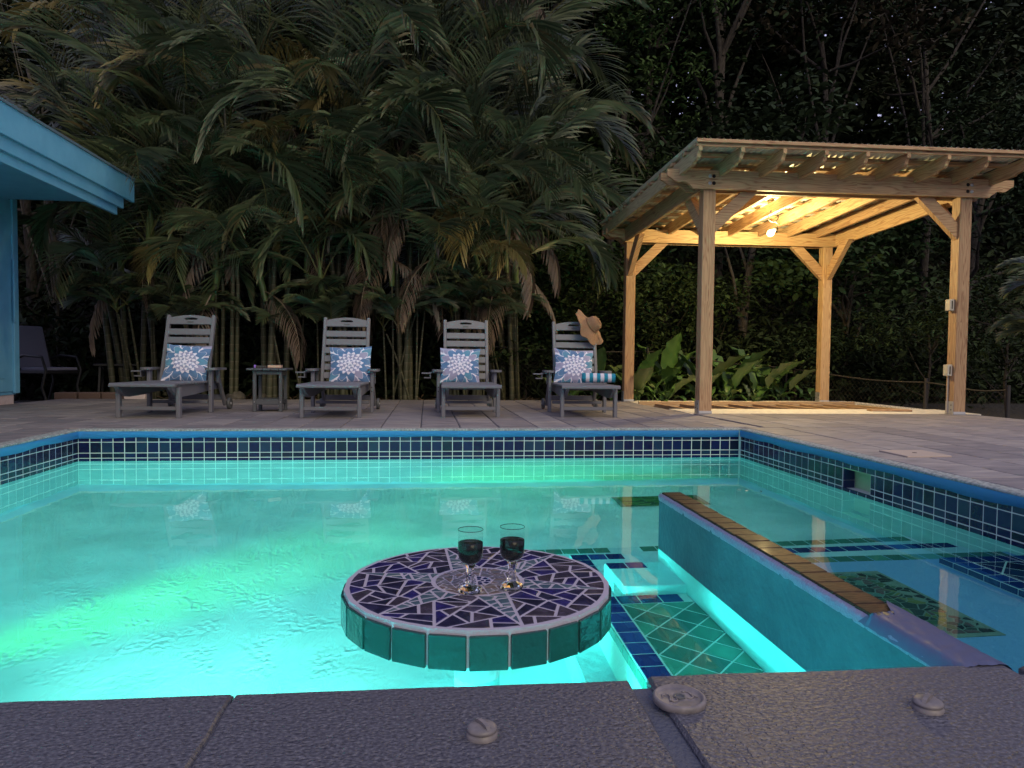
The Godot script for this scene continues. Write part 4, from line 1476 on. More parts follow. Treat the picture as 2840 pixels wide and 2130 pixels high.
func pillow_mesh(w, h, th, sd):
	var st = new_st()
	st.set_smooth_group(0)
	var N = 22
	var n = noise(2.2, 3, sd)
	var f = func(i, j, side):
		var u = -1.0 + 2.0 * i / N
		var v = -1.0 + 2.0 * j / N
		# edges drawn in between the pointed corners
		var ex = 1.0 - 0.07 * (1.0 - v * v)
		var ey = 1.0 - 0.07 * (1.0 - u * u)
		# belly
		var b = pow(max(0.0, (1.0 - pow(abs(u), 2.4)) * (1.0 - pow(abs(v), 2.4))), 0.62)
		var z = side * (th * b + 0.002)
		z += n.get_noise_2d(u * 1.6 + side * 3.0, v * 1.6) * 0.014 * (1.0 if b > 0 else 0.0)
		return Vector3(u * ex * w / 2.0 + n.get_noise_2d(v * 0.8, 9.0) * 0.008, v * ey * h / 2.0 + n.get_noise_2d(u * 0.8, 19.0) * 0.008, z)
	for i in N:
		for j in N:
			var ua = Vector2(float(i) / N, 1.0 - float(j) / N)
			var ub = Vector2(float(i + 1) / N, 1.0 - float(j) / N)
			var uc = Vector2(float(i + 1) / N, 1.0 - float(j + 1) / N)
			var ud = Vector2(float(i) / N, 1.0 - float(j + 1) / N)
			quad(st, f.call(i, j, 1.0), f.call(i + 1, j, 1.0), f.call(i + 1, j + 1, 1.0), f.call(i, j + 1, 1.0), ua, ub, uc, ud)
			quad(st, f.call(i + 1, j, -1.0), f.call(i, j, -1.0), f.call(i, j + 1, -1.0), f.call(i + 1, j + 1, -1.0), ub, ua, ud, uc)
	return done(st)

func build_loungers():
	var proto = make_lounger()
	var spots = [[-2.409, -6.58, -0.05, "grey slatted lounger left of the small side table", "pale pillow nearest the blue house, tipped to the left, blue and grey petals"],
		[-0.857, -6.585, -0.035, "grey slatted lounger right beside the small side table", "dahlia print pillow on the lounger right of the side table"],
		[0.407, -6.665, 0.0, "grey slatted lounger between the side table pair and the hat", "dahlia print pillow on the lounger without hat, towel or table"],
		[1.528, -6.67, -0.05, "grey slatted lounger with a straw hat and rolled towel", "dahlia print pillow behind the rolled striped towel"]]
	spots[0][4] = "dahlia print pillow on the leftmost lounger, nearest the blue house"
	spots[2][3] = "grey slatted lounger next to the one with the straw hat"
	var turns = [[0.02, 0.09, -0.05], [0.05, 0.0, 0.04], [-0.06, 0.0, -0.02], [-0.02, 0.05, -0.06]]
	for i in 4:
		var s = spots[i]
		var o = proto if i == 0 else proto.duplicate()
		o.name = numbered("lounger")
		add_child(o)
		o.position = Vector3(s[0], deck_y(s[1] - 0.5) + 0.002, s[1])
		o.rotation = Vector3(-0.008, s[2], 0)
		tag(o, s[3], "lounger", "loungers in a row behind the pool")
		var pm = StandardMaterial3D.new()
		pm.albedo_texture = pillow_print(900 + i)
		pm.roughness = 0.85
		pm.rim_enabled = true
		pm.rim = 0.3
		var d = turns[i]
		# the pillow leans on the backrest, its lower edge on the seat
		var tilt = Basis.from_euler(Vector3(-0.33, d[1], d[2]))
		var p = o.transform * Vector3(-0.01 + d[0] + [0.03, 0.03, 0.0, 0.0][i], 0.3 + 0.178, -0.755)
		top("throw_pillow", pillow_mesh(0.42, 0.38, 0.062, 30 + i), pm, s[4], "pillow", p, o.basis * tilt, "flower print pillows on the loungers")
	build_hat(Vector3(1.755, 0.9, -7.6))
	build_towel(Vector3(1.66, 0.358, -6.84))

func build_hat(at):
	var straw = StandardMaterial3D.new()
	var im = Image.create(128, 128, false, Image.FORMAT_RGB8)
	for y in 128:
		for x in 128:
			var w = 0.5 + 0.5 * sin(x * TAU / 8.0) * sin(y * TAU / 8.0 + (x / 16 % 2) * PI)
			im.set_pixel(x, y, lin(0.2, 0.105, 0.055).lerp(lin(0.5, 0.3, 0.18), clamp(w + rng.randf_range(-0.25, 0.25), 0, 1)))
	straw.albedo_texture = ImageTexture.create_from_image(im)
	straw.roughness = 0.9
	straw.uv1_scale = Vector3(6, 3, 1)
	var hb = noise_tex(0.08, null, 2, 130, 256)
	bump(straw, hb, 0.5)
	var t = thing("straw_hat", "floppy straw sun hat hung over the corner of a lounger backrest", "hat", at)
	# tilted so that the crown looks to the right and the brim droops
	var up = Vector3(0.66, 0.5, 0.56).normalized()
	var sx = Vector3(0.6, -0.8, 0.0)
	sx = (sx - up * sx.dot(up)).normalized()
	t.basis = Basis(sx, up, sx.cross(up)).scaled(Vector3.ONE * 1.1)
	var n = noise(1.1, 2, 131)
	var st = new_st()
	st.set_smooth_group(0)
	var K = 56
	var prof = [Vector2(0.0, 0.098), Vector2(0.03, 0.096), Vector2(0.055, 0.088), Vector2(0.07, 0.07), Vector2(0.076, 0.045), Vector2(0.08, 0.018), Vector2(0.086, 0.004), Vector2(0.105, -0.004), Vector2(0.125, -0.012), Vector2(0.148, -0.022), Vector2(0.17, -0.034), Vector2(0.19, -0.046), Vector2(0.198, -0.05)]
	var f = func(i, k, off):
		var a = TAU * k / K
		var p = prof[i]
		var rim = clamp((p.x - 0.085) / 0.11, 0.0, 1.0)
		var r = p.x * (1.0 + 0.06 * rim * sin(a * 7.0 + 0.8))
		var y = p.y + rim * (0.018 * sin(a * 2.0 + 0.4) + 0.012 * sin(a * 5.0) + 0.008 * sin(a * 9.0) + 0.012)
		if i < 4: y -= 0.022 * exp(-pow(sin(a) * p.x / 0.025, 2.0)) * (1.0 - p.x / 0.07)
		return Vector3(cos(a) * r * 1.0, y + off, -sin(a) * r * 0.9) + Vector3(n.get_noise_2d(a * 2.0, i), n.get_noise_2d(i, a * 2.0), 0) * 0.006
	for i in prof.size() - 1:
		for k in K:
			var uv = func(ii, kk): return Vector2(float(kk) / K, float(ii) / prof.size())
			quad(st, f.call(i + 1, k, 0.0), f.call(i + 1, k + 1, 0.0), f.call(i, k + 1, 0.0), f.call(i, k, 0.0), uv.call(i + 1, k), uv.call(i + 1, k + 1), uv.call(i, k + 1), uv.call(i, k))
			quad(st, f.call(i, k, -0.004), f.call(i, k + 1, -0.004), f.call(i + 1, k + 1, -0.004), f.call(i + 1, k, -0.004), uv.call(i, k), uv.call(i, k + 1), uv.call(i + 1, k + 1), uv.call(i + 1, k))
	part("brim_and_crown", done(st), straw, t)
	var band = []
	for k in 41:
		var a = TAU * k / 40.0
		band.append(Vector3(cos(a) * 0.084, 0.014, -sin(a) * 0.0765))
	part("hat_band", tube(band, 0.0045, 6, false), mat(0.2, 0.11, 0.06, 0.9), t)

func build_towel(at):
	var t = thing("rolled_towel", "rolled beach towel with turquoise and white stripes lying on a lounger seat", "towel", at, -0.16)
	var white = mat(0.62, 0.58, 0.68, 0.95)
	var teal = mat(0.01, 0.2, 0.32, 0.95)
	var tb = noise_tex(0.08, null, 3, 140, 256)
	for m in [white, teal]:
		bump(m, tb, 0.6); tri_map(m, 4.0)
		m.rim_enabled = true
		m.rim = 0.4
	# the roll is a spiral; stripes run round it
	var L = 0.32
	var n = 9
	var sp = func(k, x):
		var turns = 3.2
		var a = TAU * turns * k / 80.0
		var r = 0.012 + 0.042 * k / 80.0
		var sag = 1.0 - 0.06 * sin(x * 8.0)
		return Vector3(x, sin(a) * r * 0.92 * sag, cos(a) * r * (1.08 + 0.05 * sin(x * 9.0)))
	for s in n:
		var st = new_st()
		st.set_smooth_group(0)
		var x0 = -L / 2.0 + L * s / n
		var x1 = x0 + L / n
		for k in 80:
			quad(st, sp.call(k, x0), sp.call(k, x1), sp.call(k + 1, x1), sp.call(k + 1, x0))
			if s == 0:
				# thickness seen at the end of the roll
				var a = sp.call(k, x0)
				var b = sp.call(k + 1, x0)
				quad(st, a, b, Vector3(b.x, b.y * 0.8, b.z * 0.8), Vector3(a.x, a.y * 0.8, a.z * 0.8))
		part("stripe", done(st), teal if s % 2 == 0 else white, t)

# ---------------------------------------------------------------- small things
func build_small_things():
	# side table with a book
	var tx = -1.577
	var tz = -7.51
	var y0 = deck_y(tz)
	var t = thing("side_table", "small dark grey slatted side table holding a book", "side table", Vector3(tx, y0, tz), 0.02)
	var P = M.poly_dark
	for sx in [-1.0, 1.0]:
		for sz in [-1.0, 1.0]:
			pbox("leg", Vector3(0.034, 0.415, 0.034), P, t, Vector3(sx * 0.125, 0.2075, sz * 0.135), 0.005)
		bar("apron", Vector3(sx * 0.125, 0.385, -0.12), Vector3(sx * 0.125, 0.385, 0.12), 0.022, 0.045, P, t)
		bar("shelf_rail", Vector3(sx * 0.125, 0.095, -0.12), Vector3(sx * 0.125, 0.095, 0.12), 0.022, 0.04, P, t)
		bar("apron", Vector3(-0.11, 0.39, sx * 0.135), Vector3(0.11, 0.39, sx * 0.135), 0.022, 0.036, P, t)
		bar("shelf_rail", Vector3(-0.11, 0.095, sx * 0.135), Vector3(0.11, 0.095, sx * 0.135), 0.022, 0.045, P, t)
	for k in 5:
		pbox("top_slat", Vector3(0.074, 0.02, 0.4), P, t, Vector3(-0.156 + k * 0.078, 0.425, 0), 0.004)
	for k in 3:
		pbox("shelf_slat", Vector3(0.075, 0.014, 0.25), P, t, Vector3(-0.078 + k * 0.078, 0.122, 0), 0.004)
	for s in [-1.0, 1.0]:
		part("bolt", lathe([Vector2(0.006, 0), Vector2(0.005, 0.003), Vector2(0, 0.0035)], 10), M.galv, t, Vector3(s * 0.125, 0.1, 0.153), Basis(Vector3.RIGHT, PI / 2))
	var b = thing("book", "thick pocket book with pinkish page edges lying on the side table", "book", Vector3(tx + 0.06, y0 + 0.437, tz + 0.06), 0.05)
	pbox("pages", Vector3(0.13, 0.027, 0.1), mat(0.55, 0.37, 0.28, 0.9), b, Vector3(0, 0.0165, 0), 0.003)
	pbox("cover", Vector3(0.134, 0.003, 0.106), mat(0.04, 0.03, 0.05, 0.5), b, Vector3(0, 0.0316, -0.002), 0.001)
	pbox("cover", Vector3(0.134, 0.003, 0.106), mat(0.04, 0.03, 0.05, 0.5), b, Vector3(0, 0.0014, -0.002), 0.001)
	var c = thing("glasses_case", "slim dark case with a violet end beside the book on the side table", "case", Vector3(tx - 0.07, y0 + 0.437, tz + 0.07), 0.04)
	pbox("body", Vector3(0.11, 0.022, 0.04), mat(0.035, 0.026, 0.022, 0.4), c, Vector3(0, 0.0112, 0), 0.006)
	for k in 6:
		pbox("rib", Vector3(0.006, 0.0235, 0.042), mat(0.09, 0.075, 0.06, 0.4), c, Vector3(-0.04 + k * 0.016, 0.0118, 0), 0.002)
	pbox("violet_end", Vector3(0.016, 0.03, 0.044), mat(0.35, 0.2, 0.75, 0.4), c, Vector3(-0.062, 0.0152, 0), 0.006)
	# fittings in the near coping
	var brass = StandardMaterial3D.new()
	brass.albedo_texture = noise_tex(0.03, two(lin(0.13, 0.115, 0.12), lin(0.22, 0.19, 0.19)), 4, 150, 128)
	brass.roughness = 0.5
	tri_map(brass, 9.0)
	var g = thing("anchor_cover", "round grey metal cover with raised scrolls set in the near coping", "metal cover", Vector3(0.407, 0.004, -1.095), 0.2)
	part("disc", lathe([Vector2(0.0, -0.004), Vector2(0.039, -0.004), Vector2(0.0425, 0.0), Vector2(0.0425, 0.007), Vector2(0.04, 0.0095), Vector2(0.0365, 0.0095), Vector2(0.0345, 0.0068), Vector2(0.033, 0.0065), Vector2(0.0, 0.007)], 48), brass, g)
	var marks = [[Vector2(-0.026, -0.008), Vector2(-0.024, -0.013), Vector2(-0.018, -0.014), Vector2(-0.014, -0.009), Vector2(-0.016, -0.002), Vector2(-0.019, 0.003), Vector2(-0.022, 0.009), Vector2(-0.018, 0.013), Vector2(-0.011, 0.012), Vector2(-0.009, 0.006)],
		[Vector2(0.012, -0.012), Vector2(0.018, -0.013), Vector2(0.021, -0.007), Vector2(0.021, 0.001), Vector2(0.02, 0.009), Vector2(0.014, 0.012), Vector2(0.009, 0.008)], [Vector2(0.021, 0.001), Vector2(0.025, 0.008), Vector2(0.027, 0.011)]]
	for mk in marks:
		var pl = []
		for q in mk: pl.append(Vector3(q.x, 0.0072, q.y))
		part("raised_scroll", tube(pl, 0.0017, 6), brass, g)
	part("hexagon_socket", lathe([Vector2(0.0105, 0.0064), Vector2(0.0105, 0.0086), Vector2(0.0078, 0.0086), Vector2(0.0072, 0.0072), Vector2(0, 0.0071)], 6, false), M.poly_dark, g)
	for e in [["left", Vector3(0.083, 0.003, -1.028), 0.5, "grey screw cap with upright ridge in the coping, left of the round cover"], ["right", Vector3(0.792, 0.006, -1.032), 2.2, "grey screw cap with slanted ridge in the coping, right of the round cover"]]:
		var k = thing("screw_cap", e[3], "screw cap", e[1], e[2], "screw caps in the near coping")
		part("cap", lathe([Vector2(0.023, -0.004), Vector2(0.0235, 0.002), Vector2(0.021, 0.0045), Vector2(0.0205, 0.0055), Vector2(0.0225, 0.0065), Vector2(0.022, 0.0105), Vector2(0.017, 0.0135), Vector2(0.0, 0.0145)], 32), brass, k)
		var rp = PackedVector2Array([Vector2(-0.019, 0.0), Vector2(0.019, 0.0), Vector2(0.015, 0.005), Vector2(0.006, 0.0075), Vector2(-0.006, 0.0075), Vector2(-0.015, 0.005)])
		part("ridge", prism(rp, 0.006), brass, k, Vector3(0, 0.0125, 0), Basis(Vector3.UP, PI / 2))
	# square lid in the right terrace
	var lid = thing("access_cover", "square tan cover plate set in the terrace beside the right pool edge", "cover plate", Vector3(2.89, 0.003, -3.946), 0.0)
	pbox("lid_plate", Vector3(0.28, 0.012, 0.265), mat(0.4, 0.32, 0.27, 0.7), lid, Vector3.ZERO, 0.003)
	part("finger_hole", lathe([Vector2(0.014, 0.0), Vector2(0.013, 0.0012), Vector2(0, 0.0013)], 16), M.dark_hole, lid, Vector3(0.0, 0.006, 0))
	# fallen leaves floating on the water
	for e in [[1.905, -4.07, 0.4, "pale"], [1.985, -4.05, 1.4, "brown"], [1.87, -4.1, 2.2, "white"]]:
		var lf = new_st()
		lf.set_smooth_group(0)
		var pr = [[-0.014, 0.0], [-0.006, 0.006], [0.004, 0.008], [0.014, 0.0]]
		for k in 3:
			quad(lf, Vector3(pr[k][0], 0.003, pr[k][1]), Vector3(pr[k + 1][0], 0.003, pr[k + 1][1]), Vector3(pr[k + 1][0], 0.001, 0), Vector3(pr[k][0], 0.001, 0))
			quad(lf, Vector3(pr[k][0], 0.001, 0), Vector3(pr[k + 1][0], 0.001, 0), Vector3(pr[k + 1][0], 0.004, -pr[k + 1][1]), Vector3(pr[k][0], 0.004, -pr[k][1]))
		top("floating_leaf", done(lf), mat(0.09, 0.05, 0.02, 0.4) if e[3] == "brown" else mat(0.5, 0.5, 0.4, 0.4), "small %s fallen leaf floating on the water beyond the divider wall" % e[3], "leaf", Vector3(e[0], YW + 0.001, e[1]), Basis(Vector3.UP, e[2]), "leaves floating on the water")
	# rough timber edging and stones left of the loungers
	var te = thing("edging_blocks", "row of rough reddish blocks edging the soil left of the loungers", "edging", Vector3(-4.55, -0.03, -9.95))
	for k in 4:
		pbox("block", Vector3(0.27, 0.13, 0.14), M.plinth if k == 3 else mat(0.14, 0.09, 0.075, 0.9), te, Vector3(-0.1 + k * 0.285, 0.0, rng.randf_range(-0.02, 0.02)), 0.012, Basis(Vector3.UP, rng.randf_range(-0.08, 0.08)))
	for e in [[-2.55, -9.98, 0.18, "left"], [-2.2, -10.02, 0.12, "right"]]:
		var rs = SphereMesh.new()
		rs.radius = 0.5
		rs.height = 1.0
		rs.radial_segments = 16
		rs.rings = 8
		var st = new_st()
		st.append_from(rs, 0, Transform3D(Basis().scaled(Vector3(e[2] * 1.5, e[2], e[2])), Vector3.ZERO))
		var ar = st.commit_to_arrays()
		var vs = ar[Mesh.ARRAY_VERTEX]
		var nn = noise(3.0, 3, 151)
		for q in vs.size():
			vs[q] += vs[q].normalized() * nn.get_noise_3dv(vs[q] * 3.0) * 0.03
		ar[Mesh.ARRAY_VERTEX] = vs
		var am = ArrayMesh.new()
		am.add_surface_from_arrays(Mesh.PRIMITIVE_TRIANGLES, ar)
		top("stone", am, M.pale_bark, "%s grey stone lying at the palm roots behind the leftmost lounger" % e[3], "stone", Vector3(e[0], -0.04, e[1]))
	# patio chair in the dark beside the house
	var pc = thing("patio_chair", "black metal patio chair with pale cushion in the dark beside the house", "chair", Vector3(-5.05, -0.13, -10.3), 1.15)
	var iron = mat(0.012, 0.012, 0.014, 0.5)
	var cloth = mat(0.22, 0.22, 0.3, 0.9)
	for s in [-1.0, 1.0]:
		part("leg", tube([Vector3(s * 0.26, 0.0, 0.3), Vector3(s * 0.26, 0.22, 0.2), Vector3(s * 0.26, 0.45, 0.27), Vector3(s * 0.26, 0.62, 0.2), Vector3(s * 0.26, 0.64, -0.1), Vector3(s * 0.25, 0.6, -0.24)], 0.018, 8), iron, pc)
		part("leg", tube([Vector3(s * 0.25, 0.0, -0.3), Vector3(s * 0.25, 0.3, -0.2), Vector3(s * 0.24, 0.6, -0.27), Vector3(s * 0.23, 0.98, -0.4)], 0.018, 8), iron, pc)
		part("rocker", tube([Vector3(s * 0.26, 0.02, 0.36), Vector3(s * 0.26, -0.005, 0.0), Vector3(s * 0.25, 0.02, -0.36)], 0.018, 8), iron, pc)
	pbox("seat", Vector3(0.5, 0.05, 0.5), iron, pc, Vector3(0, 0.42, 0.02), 0.015)
	pbox("seat_cushion", Vector3(0.46, 0.04, 0.46), cloth, pc, Vector3(0, 0.46, 0.02), 0.015)
	pbox("back_cushion", Vector3(0.46, 0.58, 0.05), cloth, pc, Vector3(0, 0.75, -0.32), 0.02, Basis(Vector3.RIGHT, -0.25))
	part("top_rail", tube([Vector3(-0.23, 0.98, -0.4), Vector3(0, 1.02, -0.42), Vector3(0.23, 0.98, -0.4)], 0.018, 8), iron, pc)
	var tb = thing("patio_table", "low black metal patio table beside the patio chair in the dark", "table", Vector3(-4.35, -0.13, -10.75), 0.3)
	for sx in [-1.0, 1.0]:
		for sz in [-1.0, 1.0]:
			bar("leg", Vector3(sx * 0.22, 0.0, sz * 0.22), Vector3(sx * 0.2, 0.5, sz * 0.2), 0.03, 0.03, iron, tb)
	pbox("tabletop", Vector3(0.55, 0.03, 0.55), iron, tb, Vector3(0, 0.515, 0), 0.008)

# ---------------------------------------------------------------- broad paddle leaves under the pergola
func paddle_leaf(L, W, bend, fold, sd):
	# petiole from the origin, blade rising along +y and bending towards +x
	var st = new_st()
	st.set_smooth_group(0)
	var n = noise(4.0, 2, sd)
	var N = 10
	var path = []
	var ang = 0.12
	var p = Vector3.ZERO
	var pet = 0.35
	for i in N + 5:
		path.append([p, ang])
		var step = L * pet / 4.0 if i < 4 else L / N
		ang += (bend * 0.25 if i < 4 else bend) / N
		p += Vector3(sin(ang), cos(ang), 0) * step
	var row = func(i):
		var t = float(i) / N
		var q = path[i + 4]
		var w = W * 0.5 * pow(max(0.0, sin(PI * pow(t, 0.8))), 0.75)
		if i == N: w = 0.001
		var nrm = Vector3(-cos(q[1]), sin(q[1]), 0)
		var out = []
		for k in 5:
			var s = (k - 2) / 2.0
			var y = fold * abs(s) * w + 0.012 * sin(t * 26.0 + abs(s) * 2.0) * abs(s) + n.get_noise_2d(t * 3.0, s) * 0.02
			out.append(q[0] + Vector3(0, 0, s * w) - nrm * y * -1.0)
		return out
	for i in N:
		var a = row.call(i)
		var b = row.call(i + 1)
		for k in 4:
			quad(st, a[k], a[k + 1], b[k + 1], b[k])
	var pts = []
	for i in 8: pts.append(path[i][0] + Vector3(0, 0, 0))
	add_tube(st, pts, [0.008, 0.0075, 0.007, 0.006, 0.005, 0.004, 0.003, 0.002], 5, true, false)
	return done(st)

func build_paddle_plants():
	var leaves = []
	for e in [[0.5, 0.2, 0.7, 0.4], [0.44, 0.19, 1.3, 0.3], [0.4, 0.18, 1.7, 0.25], [0.34, 0.15, 2.1, 0.3], [0.55, 0.23, 0.4, 0.5], [0.28, 0.12, 1.4, 0.4]]:
		leaves.append(paddle_leaf(e[0], e[1], e[2], e[3], 160 + leaves.size()))
	var spots = [[2.0, -9.95, 0.55, "leaning out behind the lounger with the hat"], [2.4, -10.1, 0.8, "between the hat lounger and the left rear pergola post"], [2.95, -9.85, 0.7, "low, just right of the left rear pergola post"], [3.05, -10.2, 0.95, "with one long raised leaf, right of the left rear pergola post"],
		[3.4, -9.9, 0.6, "low in front, left of the left front pergola post"], [3.55, -10.3, 1.25, "tallest, behind the left front pergola post"], [3.85, -9.85, 0.6, "low, right behind the left front pergola post"], [4.05, -10.2, 1.05, "with upright leaves, left of the middle of the planting"],
		[4.3, -9.9, 0.7, "with broad drooping leaves at the middle of the planting"], [4.5, -10.25, 1.2, "with torn leaf tips under the bulb"], [4.75, -9.9, 0.65, "low, right of the middle of the planting"], [4.95, -10.2, 1.1, "with one big broad leaf, left of the right rear pergola post"], [5.15, -9.95, 0.6, "small, at the foot of the right rear pergola post"], [5.65, -10.05, 0.5, "small, right of the right rear pergola post"], [3.2, -9.75, 0.4, "small and leafy at the slab edge, left end"], [4.6, -9.75, 0.4, "small and leafy at the slab edge, right of middle"]]
	for s in spots:
		var t = thing("paddle_leaf_plant", "broad leaved green plant %s" % s[3], "plant", Vector3(s[0], -0.13, s[1]), 0.0, "broad leaved plants behind the pergola")
		var n = 12 if s[2] > 0.5 else 9
		for k in n:
			var az = k * 2.4 + rng.randf_range(-0.4, 0.4)
			var h = s[2]
			var up = rng.randf_range(0.4, 1.0)
			var kind = [0, 4, 1, 1, 2, 3, 2, 5, 5][k % 9]
			var sc = h * rng.randf_range(0.75, 1.1) * (1.15 if kind in [0, 4] else 0.85) / 0.62
			sc = min(sc * 0.84, 1.3)
			var b = Basis(Vector3.UP, az) * Basis(Vector3(0, 0, 1), rng.randf_range(-0.7, 0.0))
			part("leaf", leaves[kind], M.paddle[rng.randi() % 4], t, Vector3(rng.randf_range(-0.06, 0.06), 0.22 * h * (1.0 - up * 0.7), rng.randf_range(-0.05, 0.05)), b.scaled(Vector3.ONE * sc))

# ---------------------------------------------------------------- fence
func build_fence():
	for run in [["chain_link_fence", "rusty chain link fence behind the broad leaved plants and loungers", [Vector3(0.4, 0.72, -10.45), Vector3(3.3, 0.66, -10.5), Vector3(5.4, 0.44, -10.35)]], ["chain_link_fence", "low chain link fence running forward beside the right pergola posts", [Vector3(5.4, 0.42, -10.3), Vector3(5.98, 0.3, -8.0), Vector3(6.1, 0.26, -6.9)]]]:
		var pts = run[2]
		var t = thing(run[0], run[1], "fence", Vector3(pts[0].x, -0.3, pts[0].z))
		var rail = []
		for i in pts.size() - 1:
			for k in 8: rail.append(pts[i].lerp(pts[i + 1], k / 8.0) - t.position + Vector3(0, 0.012 * sin(k * 0.8) - 0.03 * sin(PI * k / 8.0), 0))
		rail.append(pts[-1] - t.position)
		part("rail", tube(rail, 0.009, 7), M.wire, t)
		for p in pts:
			var q = p - t.position
			part("post", tube([Vector3(q.x, -0.1, q.z), Vector3(q.x, q.y + 0.05, q.z)], 0.021, 10), M.wire, t)
		var st = new_st()
		var total = 0.0
		for i in pts.size() - 1:
			var a = pts[i] - t.position
			var b = pts[i + 1] - t.position
			var L = Vector2(b.x - a.x, b.z - a.z).length()
			var H = 0.8
			var nn = int(L / 0.075)
			for k in range(-12, nn):
				for s in [0, 1]:
					var u0 = k * 0.075
					var u1 = u0 + H
					var c0 = clamp(u0, 0.0, L)
					var c1 = clamp(u1, 0.0, L)
					if c1 - c0 < 0.05: continue
					var yt = func(u): return min(a.y, b.y) - 0.02 + (a.lerp(b, u / L).y - min(a.y, b.y)) * 0.0
					var y0 = yt.call(c0) - H + (c0 - u0)
					var y1 = yt.call(c1) - H + (c1 - u0)
					if s == 1:
						var sw = y0
						y0 = 2.0 * (yt.call(c0) - H / 2.0) - y0
						y1 = 2.0 * (yt.call(c1) - H / 2.0) - y1
					var p0 = a.lerp(b, c0 / L); p0.y = y0
					var p1 = a.lerp(b, c1 / L); p1.y = y1
					add_tube(st, [p0, p1], 0.0012, 3, true, false)
		var w = part("wire_mesh", done(st), M.wire, t)
		w.set_meta("kind", "stuff")

# ---------------------------------------------------------------- palms
func frond(L, e0, bend, ll, dry, sd):
	var r2 = RandomNumberGenerator.new()
	r2.seed = sd
	var st = new_st()
	var N = 22
	var pts = []
	var ang = []
	var p = Vector3.ZERO
	var side_curve = r2.randf_range(-0.25, 0.25)
	for i in N + 1:
		var t = float(i) / N
		var a = e0 - bend * pow(t, 1.25)
		pts.append(p); ang.append(a)
		p += Vector3(cos(a), sin(a), side_curve * t) * (L / N)
	var g1 = Color(0.03, 0.05, 0.024)
	var g2 = Color(0.115, 0.148, 0.075)
	var rc = Color(0.1, 0.105, 0.035)
	if dry == 1:
		g1 = Color(0.14, 0.125, 0.045); g2 = Color(0.22, 0.18, 0.075); rc = Color(0.19, 0.15, 0.055)
	if dry == 2:
		g1 = Color(0.1, 0.075, 0.06); g2 = Color(0.2, 0.145, 0.115); rc = Color(0.16, 0.11, 0.075)
	var put = func(a, b, c, col):
		st.set_color(col); st.set_uv(Vector2.ZERO); st.add_vertex(a)
		st.set_color(col); st.set_uv(Vector2.ZERO); st.add_vertex(c)
		st.set_color(col); st.set_uv(Vector2.ZERO); st.add_vertex(b)
	st.set_smooth_group(-1)
	# rachis
	for i in N:
		var t = float(i) / N
		var w0 = lerp(0.014, 0.002, t)
		var w1 = lerp(0.014, 0.002, (i + 1.0) / N)
		var u0 = Vector3(-sin(ang[i]), cos(ang[i]), 0)
		var u1 = Vector3(-sin(ang[i + 1]), cos(ang[i + 1]), 0)
		var q0 = [pts[i] + u0 * w0, pts[i] + Vector3(0, 0, w0), pts[i] - u0 * w0, pts[i] - Vector3(0, 0, w0)]
		var q1 = [pts[i + 1] + u1 * w1, pts[i + 1] + Vector3(0, 0, w1), pts[i + 1] - u1 * w1, pts[i + 1] - Vector3(0, 0, w1)]
		for k in 4:
			var j = (k + 1) % 4
			put.call(q0[k], q1[k], q1[j], rc)
			put.call(q0[k], q1[j], q0[j], rc)
	# leaflets
	var M2 = 42
	for m in M2:
		var t = 0.17 + 0.83 * (m + r2.randf_range(-0.2, 0.2)) / M2
		t = clamp(t, 0.15, 0.995)
		var fi = t * N
		var i0 = int(min(floor(fi), N - 1))
		var base = pts[i0].lerp(pts[i0 + 1], fi - i0)
		var a = lerp(ang[i0], ang[i0 + 1], fi - i0)
		var tg = Vector3(cos(a), sin(a), 0)
		var up = Vector3(-sin(a), cos(a), 0)
		var len = ll * (0.35 + 0.9 * sin(PI * pow(t, 0.75) * 0.92)) * r2.randf_range(0.85, 1.1)
		if dry == 2: len *= 0.8
		var open = lerp(1.15, 0.42, t)
		for s in [-1.0, 1.0]:
			if dry == 2 and r2.randf() < 0.12: continue
			var vee = lerp(0.55, 0.2, t) * (1.0 if dry != 2 else -0.6)
			var d = (tg * cos(open) + Vector3(0, 0, s) * sin(open) + up * vee * 0.6).normalized()
			d = (d + Vector3(r2.randf_range(-0.08, 0.08), r2.randf_range(-0.08, 0.08), r2.randf_range(-0.08, 0.08))).normalized()
			var droop = (0.3 if dry == 0 else (0.5 if dry == 1 else 1.5)) * r2.randf_range(0.6, 1.4)
			var d2 = (d + Vector3.DOWN * droop).normalized()
			var d3 = (d2 + Vector3.DOWN * droop * 0.8).normalized()
			var w = 0.0175 * r2.randf_range(0.85, 1.15) * (1.0 if dry != 2 else 0.6)
			var wd = (up * 0.75 + tg * 0.5).normalized()
			wd = (wd - d * wd.dot(d)).normalized() * w
			var m1 = base + d * len * 0.4
			var m2 = m1 + d2 * len * 0.35
			var tip = m2 + d3 * len * 0.25
			var c = g1.lerp(g2, r2.randf())
			if dry == 0 and r2.randf() < 0.04: c = Color(0.12, 0.1, 0.05)
			var c2 = c.lerp(Color(0.13, 0.1, 0.05), 0.3 if dry == 0 and t > 0.8 else 0.1)
			put.call(base + wd * 0.4, base - wd * 0.4, m1 - wd, c)
			put.call(base + wd * 0.4, m1 - wd, m1 + wd, c)
			put.call(m1 + wd, m1 - wd, m2 - wd * 0.8, c)
			put.call(m1 + wd, m2 - wd * 0.8, m2 + wd * 0.8, c)
			put.call(m2 + wd * 0.8, m2 - wd * 0.8, tip, c2)
	return done(st)

